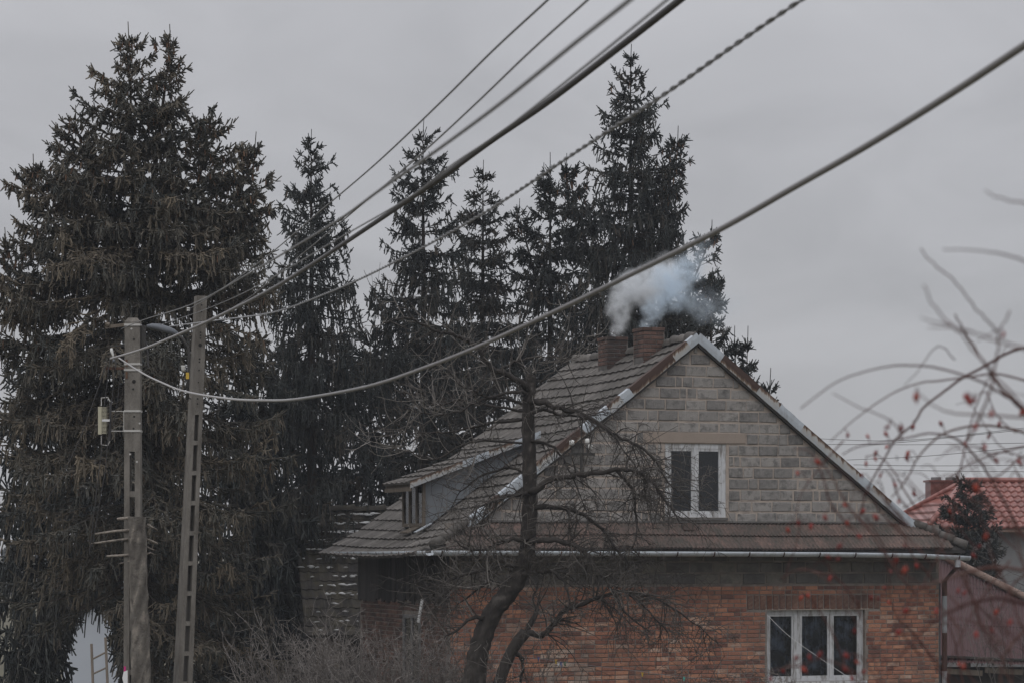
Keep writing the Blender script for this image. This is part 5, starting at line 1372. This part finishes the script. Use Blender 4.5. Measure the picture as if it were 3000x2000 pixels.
# ------------------------------------------------------------------ foreground rose bush with hips
rose = empty('rose_bush', (at(3150, HY, 6.2).x, 6.2, ground_z(6.2)))
tag(rose, 'arching leafless rose canes with red hips, blurred in the foreground at right', 'rose bush')
ro = Vector(rose.location); rq = random.Random(23)
canes = [
    ([(2345, 1196), (2447, 1120), (2541, 1085), (2612, 1071), (2679, 1069), (2746, 1076), (2836, 1103), (2898, 1129), (2956, 1165), (2996, 1196), (3090, 1290)], 5.6, 9),
    ([(2434, 1291), (2491, 1238), (2568, 1180), (2633, 1142), (2702, 1119), (2744, 1115), (2836, 1103), (2930, 1095), (3060, 1130)], 6.4, 7),
    ([(2518, 1517), (2530, 1467), (2545, 1425), (2568, 1383), (2598, 1330), (2625, 1284), (2675, 1242), (2706, 1192), (2769, 1143), (2818, 1107), (2880, 1074), (2938, 1040), (2996, 1020), (3100, 1010)], 6.8, 10),
    ([(2795, 922), (2827, 973), (2885, 1067), (2925, 1125), (2961, 1165), (3010, 1220), (3080, 1350)], 5.6, 11),
    ([(2697, 728), (2737, 777), (2791, 821), (2845, 888), (2894, 942), (2920, 973), (2925, 1018), (2912, 1098), (2894, 1160), (2874, 1215), (2836, 1291)], 4.6, 9),
    ([(2706, 835), (2729, 884), (2769, 933), (2827, 991), (2880, 1060), (2960, 1150), (3060, 1260)], 4.0, 9),
    ([(2764, 730), (2880, 737), (2938, 745), (2996, 763), (3100, 800)], 4.2, 8), ([(2885, 558), (2916, 578), (2996, 594), (3100, 620)], 4.0, 7),
    ([(2468, 1330), (2514, 1307), (2606, 1291), (2664, 1280), (2721, 1268), (2778, 1276), (2824, 1299), (2866, 1345), (2908, 1406), (2960, 1500), (3040, 1640)], 6.4, 9),
    ([(2612, 1455), (2637, 1429), (2667, 1383), (2683, 1349), (2717, 1307), (2759, 1272), (2813, 1253), (2874, 1245), (2950, 1253), (3080, 1290)], 6.6, 9),
    ([(2645, 1487), (2698, 1456), (2751, 1425), (2797, 1387), (2843, 1356), (2912, 1330), (3000, 1307), (3100, 1300)], 6.6, 7),
    ([(2932, 2060), (2932, 1997), (2941, 1924), (2960, 1892), (2999, 1848), (3080, 1780)], 5.4, 12),
    ([(2600, 1867), (2641, 1793), (2673, 1746), (2705, 1717), (2766, 1698), (2823, 1679), (2920, 1660), (3060, 1680)], 5.0, 12),
    ([(2600, 1972), (2654, 1902), (2712, 1838), (2772, 1797), (2842, 1765), (2887, 1755), (2938, 1752), (3080, 1790)], 4.8, 14),
    ([(2900, 1883), (2913, 1819), (2935, 1774), (2980, 1700), (3060, 1640)], 6.0, 7),
    ([(2440, 1150), (2511, 1190), (2580, 1215), (2630, 1250), (2640, 1290)], 5.2, 6), ([(2480, 1500), (2500, 1420), (2440, 1360)], 6.4, 4),
    ([(2330, 1530), (2345, 1450), (2385, 1390), (2425, 1340), (2470, 1290)], 6.6, 5), ([(2285, 1800), (2300, 1690), (2330, 1600), (2345, 1530)], 6.6, 4),
    ([(2690, 1150), (2740, 1190), (2800, 1210), (2900, 1215), (3040, 1225)], 4.6, 8), ([(2950, 1010), (2900, 1100), (2860, 1190), (2830, 1300), (2800, 1420)], 6.4, 6),
    ([(2720, 960), (2800, 960), (2880, 985), (2960, 1010), (3060, 1040)], 3.6, 9), ([(2860, 1000), (2930, 960), (2960, 910)], 4.6, 6),
    ([(2560, 2040), (2600, 1900), (2680, 1760), (2760, 1600), (2800, 1480)], 6.2, 5), ([(2760, 2040), (2800, 1900), (2870, 1760), (2960, 1640)], 5.8, 6),
    ([(2880, 1420), (2930, 1390), (2990, 1340), (3060, 1310)], 6.4, 8), ([(2700, 730 + 200), (2760, 950), (2850, 975)], 3.8, 7)]
for k in range(58):                                   # fine side canes reaching down over the house corner
    x0, y0 = rq.uniform(2420, 3020), rq.uniform(1420, 2080); dx_, dy_ = rq.uniform(-170, -20), rq.uniform(-260, 60)
    canes.append(([(x0 + dx_, y0 + dy_), (x0 + dx_ * .7, y0 + dy_ * .8 - 25), (x0 + dx_ * .35, y0 + dy_ * .45 - 20), (x0, y0), (x0 + 60, y0 + 70)], rq.uniform(4.6, 7.2), rq.uniform(4, 8)))
for k in range(12):
    x0, y0 = rq.uniform(2700, 3040), rq.uniform(950, 1400); dx_, dy_ = rq.uniform(-180, -40), rq.uniform(-120, 120)
    canes.append(([(x0 + dx_, y0 + dy_), (x0 + dx_ * .6, y0 + dy_ * .8 - 20), (x0, y0), (x0 + 50, y0 + 40)], rq.uniform(4.2, 7), rq.uniform(3, 6)))
cane_pts = []
for k, (pts, Y, w) in enumerate(canes):
    P = px_path(pts, Y, 0, 5); wm = w / F * Y * .45
    m = MB(); n = len(P); m.tube([p - ro + Vector((0, rq.uniform(-.01, .01), 0)) for p in P], [wm * (.45 + .55 * i / (n - 1)) for i in range(n)], 6, True, rq.uniform(.1, .8)); m.build('cane', M['rose_cane'], rose, True)
    cane_pts += [(p, Y) for p in P]
    if pts[-1][0] > 3030:                             # rooted end outside the frame
        m = MB(); e = P[-1] - ro; base = Vector((rq.uniform(-.15, .15), rq.uniform(-.2, .2), -.02)); m.tube(smooth_path([e, e.lerp(base, .4) + Vector((.12, 0, .15)), e.lerp(base, .75) + Vector((.06, 0, 0)), base], 5), [wm * 1.0] * 8 + [wm * 1.3] * 8, 6, False, .3); m.build('stem', M['rose_cane'], rose, True)
def c4(l): return [(2300 + x / 2.613, 1100 + y / 2.613) for x, y in l]
def c2(l): return [(2150 + x / 2.851, 1450 + y / 2.851) for x, y in l]
hips = c4([(480, 450), (630, 460), (770, 440), (785, 390), (890, 400), (980, 385), (1190, 360), (1410, 185), (1450, 185), (1385, 160), (1460, 385), (1380, 520), (1530, 540), (1640, 365), (1615, 645), (1790, 655), (780, 540), (695, 585), (690, 630), (620, 670), (940, 590), (930, 625), (730, 760), (585, 760), (840, 830), (985, 900), (870, 960), (455, 985), (305, 1080), (475, 1125), (200, 1145), (20, 1175), (565, 1225), (420, 1300), (915, 1300), (1460, 850), (330, 1385), (410, 1400), (850, 1410), (1005, 1450), (810, 1495), (345, 1545), (1540, 1225), (1490, 1300), (1440, 1370), (920, 1480), (100, 1120), (245, 655), (95, 740), (690, 1075), (600, 1030), (1260, 1030), (1560, 460)])
hips += c2([(565, 850), (620, 830), (1150, 850), (1205, 860), (1290, 890), (1010, 1130), (520, 1355), (630, 1345), (720, 1325), (935, 1335), (580, 1450), (925, 1450), (405, 1460), (305, 1525), (120, 1560), (1025, 1390), (985, 1525), (1090, 1470), (1690, 960), (1875, 790), (1930, 810), (1880, 1405), (1915, 1420), (1380, 1140), (1440, 960), (1260, 770), (1430, 620)])
hips += [(2940, 980), (2905, 1210), (2684, 1160), (2995, 1205), (2905, 1845), (2860, 1855), (2920, 1790), (2960, 1820)]
hm = []
for tt in (.15, .5, .8):
    m = MB(); m.tube([(0, 0, .007), (0, 0, .0055), (0, 0, .001), (0, 0, -.004), (0, 0, -.0075), (0, 0, -.009), (0, 0, -.0125)], [.0006, .003, .0054, .0056, .0038, .0016, .0024], 8, True, tt); hm.append(m.mesh('rose_hip', True))
CA = np.array([(1500 + F * p.x / p.y, HY - F * (p.z - CZ) / p.y) for p, Y in cane_pts])
stk = MB()
for (x, y) in hips:
    Y = rq.uniform(5.6, 6.9) if x < 2700 else rq.uniform(5.0, 6.6)
    j = int(np.argmin(((CA - (x, y)) ** 2).sum(1))); near = cane_pts[j][0]
    if ((CA[j] - (x, y)) ** 2).sum() < 60 ** 2: Y = cane_pts[j][1] - .02
    c_ = at(x, y, Y)
    o = link('rose_hip', rq.choice(hm), M['rose_hip'], rose); o.location = c_ - ro; o.rotation_euler = (rq.uniform(-.7, .7), rq.uniform(-.9, .9), 0); sc_ = rq.uniform(.65, 1.0); o.scale = (sc_,) * 3
    topp = c_ + Matrix.Rotation(o.rotation_euler.y, 3, 'Y') @ Vector((0, 0, .006 * sc_))
    stk.tube([topp - ro, topp.lerp(near, .5) - ro + Vector((0, 0, .01)), near - ro], .0012, 4, False, .3)
tag(stk.build('hip_stalks', M['rose_cane'], rose), kind='stuff')
# three more leaning shoots and dry leaves
for (x, y) in ((2628, 1340), (2650, 1385), (2897, 1270), (2990, 1325), (2992, 1365)):
    m = MB(); c_ = at(x, y, 6.3) - ro; a = rq.uniform(-.8, .8); ex = Vector((math.sin(a), 0, math.cos(a))); ey = Vector((math.cos(a) * .4, .3, -math.sin(a) * .4))
    m.add([c_ - ex * .008, c_ + ey * .006, c_ + ex * .009, c_ - ey * .006, c_ + Vector((0, -.003, 0))], [(0, 1, 4), (1, 2, 4), (2, 3, 4), (3, 0, 4)]); m.build('dry_leaf', M['black_metal'], rose)

# ------------------------------------------------------------------ small things
lad = empty('ladder', at(300, 2340, 41)); lad.location.z = 0
tag(lad, 'weathered wooden ladder leaning at the foot of the huge spruce', 'ladder')
lo2 = Vector(lad.location); A0, A1, B0, B1 = (at(x, y, d) - lo2 for x, y, d in ((268, 1885, 41.6), (283, 2300, 41), (309, 1866, 41.6), (328, 2300, 41)))
for a, b in ((A0, A1), (B0, B1)):
    s = MB(); s.tube([a, b], .022, 6, True, .7); s.build('rail', M['old_wood'], lad)
for k in range(9):
    f = .08 + k * .105; s = MB(); s.tube([A0.lerp(A1, f + .03), B0.lerp(B1, f + .02)], .016, 6, True, .8); s.build('rung', M['old_wood'], lad)
s = MB(); p = at(368, 1985, 39.5); s.add([p + Vector(v) for v in ((-.03, 0, .1), (.03, 0, .12), (.035, -.02, -.12), (-.01, -.03, -.15), (-.05, -.01, .0))], [(0, 4, 3, 2, 1)]); s.prism([p + Vector(v) for v in ((-.02, .005, .09), (.02, .005, .09), (.02, .005, -.1), (-.01, .005, -.1))], (0, .01, 0)); tag(s.build('paper_notice', M['paper'], None), 'crumpled white paper at the foot of the upright pole', 'paper')
s = MB(); s.prism([at(365, 1962, 39.5) + Vector(v) for v in ((-.012, 0, -.06), (.02, 0, -.06), (.02, 0, .06), (-.012, 0, .06))], (0, .008, 0)); tag(s.build('ribbon', M['pink'], None), 'pink ribbon above the white paper on the pole', 'ribbon')
s = MB(); s.tube([at(1238, 1754, 46), at(1226, 1822, 46)], .03, 6, True, .8)
tag(s.build('white_plank', M['white_paint'], None), 'white plank leaning by the left wall of the house', 'plank')
for k, (x, y, c_) in enumerate(((1629, 1937, 'yellow'), (1636, 1945, 'paper'), (1644, 1945, 'peg_blue'), (1655, 1943, 'peg_green'), (1882, 1974, 'yellow'), (2004, 1987, 'peg_teal'), (1577, 1929, 'peg_blue'))):
    s = MB(); p = at(x, y, 43.5); 
    for sg in (-1, 1): s.box(p + Vector((.008 * sg, 0, 0)), (.012, .012, .075), Matrix.Rotation(.12 * sg, 3, 'Y'))
    s.tube([p - Vector((.012, 0, 0)), p + Vector((.012, 0, 0))], .01, 6)
    nm = {'yellow': 'yellow', 'paper': 'white', 'peg_blue': 'blue', 'peg_green': 'green', 'peg_teal': 'turquoise'}[c_]
    tag(s.build('clothes_peg', M[c_], None), '%s clothes peg on the line %s' % (nm, ['left of the cluster', 'inside the cluster', 'beside the white peg', 'right of the cluster', 'alone right of the cluster', 'farthest right', 'alone farthest left'][k]), 'clothes peg', 'clothes pegs in front of the brick wall')
s = MB(); s.tube(smooth_path([at(1400, 1915, 43.6), at(1577, 1927, 43.5), at(1650, 1938, 43.5), at(1882, 1966, 43.5), at(2004, 1982, 43.5), at(2230, 1996, 43.6)]), .003, 4); tag(s.build('washing_line', M['grey_cable'], None), 'thin washing line in front of the brick wall', 'washing line')

# ------------------------------------------------------------------ chimney smoke: real volumes in closed domains
def smoke(label, puffs, col, dens, seed):
    """puffs: world centre, radius, strength"""
    lo = Vector([min(p[0][i] - p[1] * 1.45 for p in puffs) for i in range(3)]); hi = Vector([max(p[0][i] + p[1] * 1.45 for p in puffs) for i in range(3)])
    c_ = (lo + hi) / 2; s = MB(); s.box((0, 0, 0), hi - lo)
    m = bpy.data.materials.new('smoke'); m.use_nodes = True; nt = m.node_tree; N, L = nt.nodes, nt.links; N.clear()
    out = N.new('ShaderNodeOutputMaterial'); pv = N.new('ShaderNodeVolumePrincipled'); L.new(pv.outputs[0], out.inputs['Volume'])
    pv.inputs['Color'].default_value = (*col, 1); pv.inputs['Anisotropy'].default_value = 0.0
    geo = N.new('ShaderNodeTexCoord')
    def noise(sc, det):
        mp = N.new('ShaderNodeMapping'); mp.inputs['Location'].default_value = (seed, seed * 2, 0); L.new(geo.outputs['Object'], mp.inputs[0])
        n_ = N.new('ShaderNodeTexNoise'); n_.inputs['Scale'].default_value = sc; n_.inputs['Detail'].default_value = det; n_.inputs['Roughness'].default_value = .6; L.new(mp.outputs[0], n_.inputs['Vector']); return n_
    nw = noise(2.6, 4)
    sub = N.new('ShaderNodeVectorMath'); sub.operation = 'SUBTRACT'; sub.inputs[1].default_value = (.5, .5, .5); L.new(nw.outputs['Color'], sub.inputs[0])
    scl = N.new('ShaderNodeVectorMath'); scl.operation = 'SCALE'; scl.inputs['Scale'].default_value = .6; L.new(sub.outputs[0], scl.inputs[0])
    wp = N.new('ShaderNodeVectorMath'); wp.operation = 'ADD'; L.new(geo.outputs['Object'], wp.inputs[0]); L.new(scl.outputs[0], wp.inputs[1])
    acc = None
    for p, r, st in puffs:
        d = N.new('ShaderNodeVectorMath'); d.operation = 'DISTANCE'; L.new(wp.outputs[0], d.inputs[0]); d.inputs[1].default_value = p - c_
        mr = N.new('ShaderNodeMapRange'); mr.interpolation_type = 'SMOOTHSTEP'; mr.inputs['From Min'].default_value = r; mr.inputs['From Max'].default_value = 0.0; mr.inputs['To Max'].default_value = st; L.new(d.outputs['Value'], mr.inputs['Value'])
        if acc is None: acc = mr.outputs[0]
        else:
            a = N.new('ShaderNodeMath'); a.operation = 'MAXIMUM'; L.new(acc, a.inputs[0]); L.new(mr.outputs[0], a.inputs[1]); acc = a.outputs[0]
    n2 = noise(7, 4); mr = N.new('ShaderNodeMapRange'); mr.inputs['From Min'].default_value = .3; mr.inputs['From Max'].default_value = .68; mr.inputs['To Min'].default_value = 0.0; mr.inputs['To Max'].default_value = 1.7; L.new(n2.outputs['Fac'], mr.inputs['Value'])
    mu = N.new('ShaderNodeMath'); mu.operation = 'MULTIPLY'; L.new(acc, mu.inputs[0]); L.new(mr.outputs[0], mu.inputs[1])
    m2 = N.new('ShaderNodeMath'); m2.operation = 'MULTIPLY'; m2.inputs[1].default_value = dens; L.new(mu.outputs[0], m2.inputs[0]); L.new(m2.outputs[0], pv.inputs['Density'])
    me = s.mesh('smoke_plume'); o = link('smoke_plume', me, m); o.location = c_
    tag(o, label, 'smoke', 'smoke from the chimneys')
    return o
SYA, SYB = 50.4, 48.7
smoke('white smoke plume rising from the sooty left chimney', [(at(x, y, SYA), 1.15 * r / F * SYA, st) for x, y, r, st in (
    (1800, 985, 22, .8), (1808, 965, 30, .8), (1815, 940, 36, .8), (1812, 905, 44, .9), (1825, 870, 52, .9), (1860, 845, 62, 1.0), (1905, 830, 64, .9), (1945, 815, 66, .8))], (.90, .92, .94), 7.5, 3.0)
smoke('bluish smoke plume drifting right from the right chimney', [(at(x, y, SYB), 1.15 * r / F * SYB, st) for x, y, r, st in (
    (1898, 955, 18, 1.1), (1905, 935, 26, 1.0), (1915, 905, 36, .9), (1935, 880, 44, .7), (1975, 850, 66, .9), (1960, 825, 60, .8), (2005, 800, 62, .7), (2030, 770, 50, .35), (2020, 880, 50, .3), (2065, 900, 60, .2), (2110, 905, 60, .12), (2050, 740, 60, .14), (2150, 890, 70, .05))], (.80, .89, .97), 6.5, 9.0)

# ------------------------------------------------------------------ thin smoky air
hz = MB(); hz.bb((-210, -20, -1.5), (210, 290, 16))
hm_ = bpy.data.materials.new('haze'); hm_.use_nodes = True; hn = hm_.node_tree.nodes; hn.clear()
ho = hn.new('ShaderNodeOutputMaterial'); hv = hn.new('ShaderNodeVolumePrincipled'); hm_.node_tree.links.new(hv.outputs[0], ho.inputs['Volume'])
hv.inputs['Color'].default_value = (0.86, 0.91, 1.0, 1); hv.inputs['Density'].default_value = 0.00055
tag(hz.build('haze', hm_, None), kind='stuff')
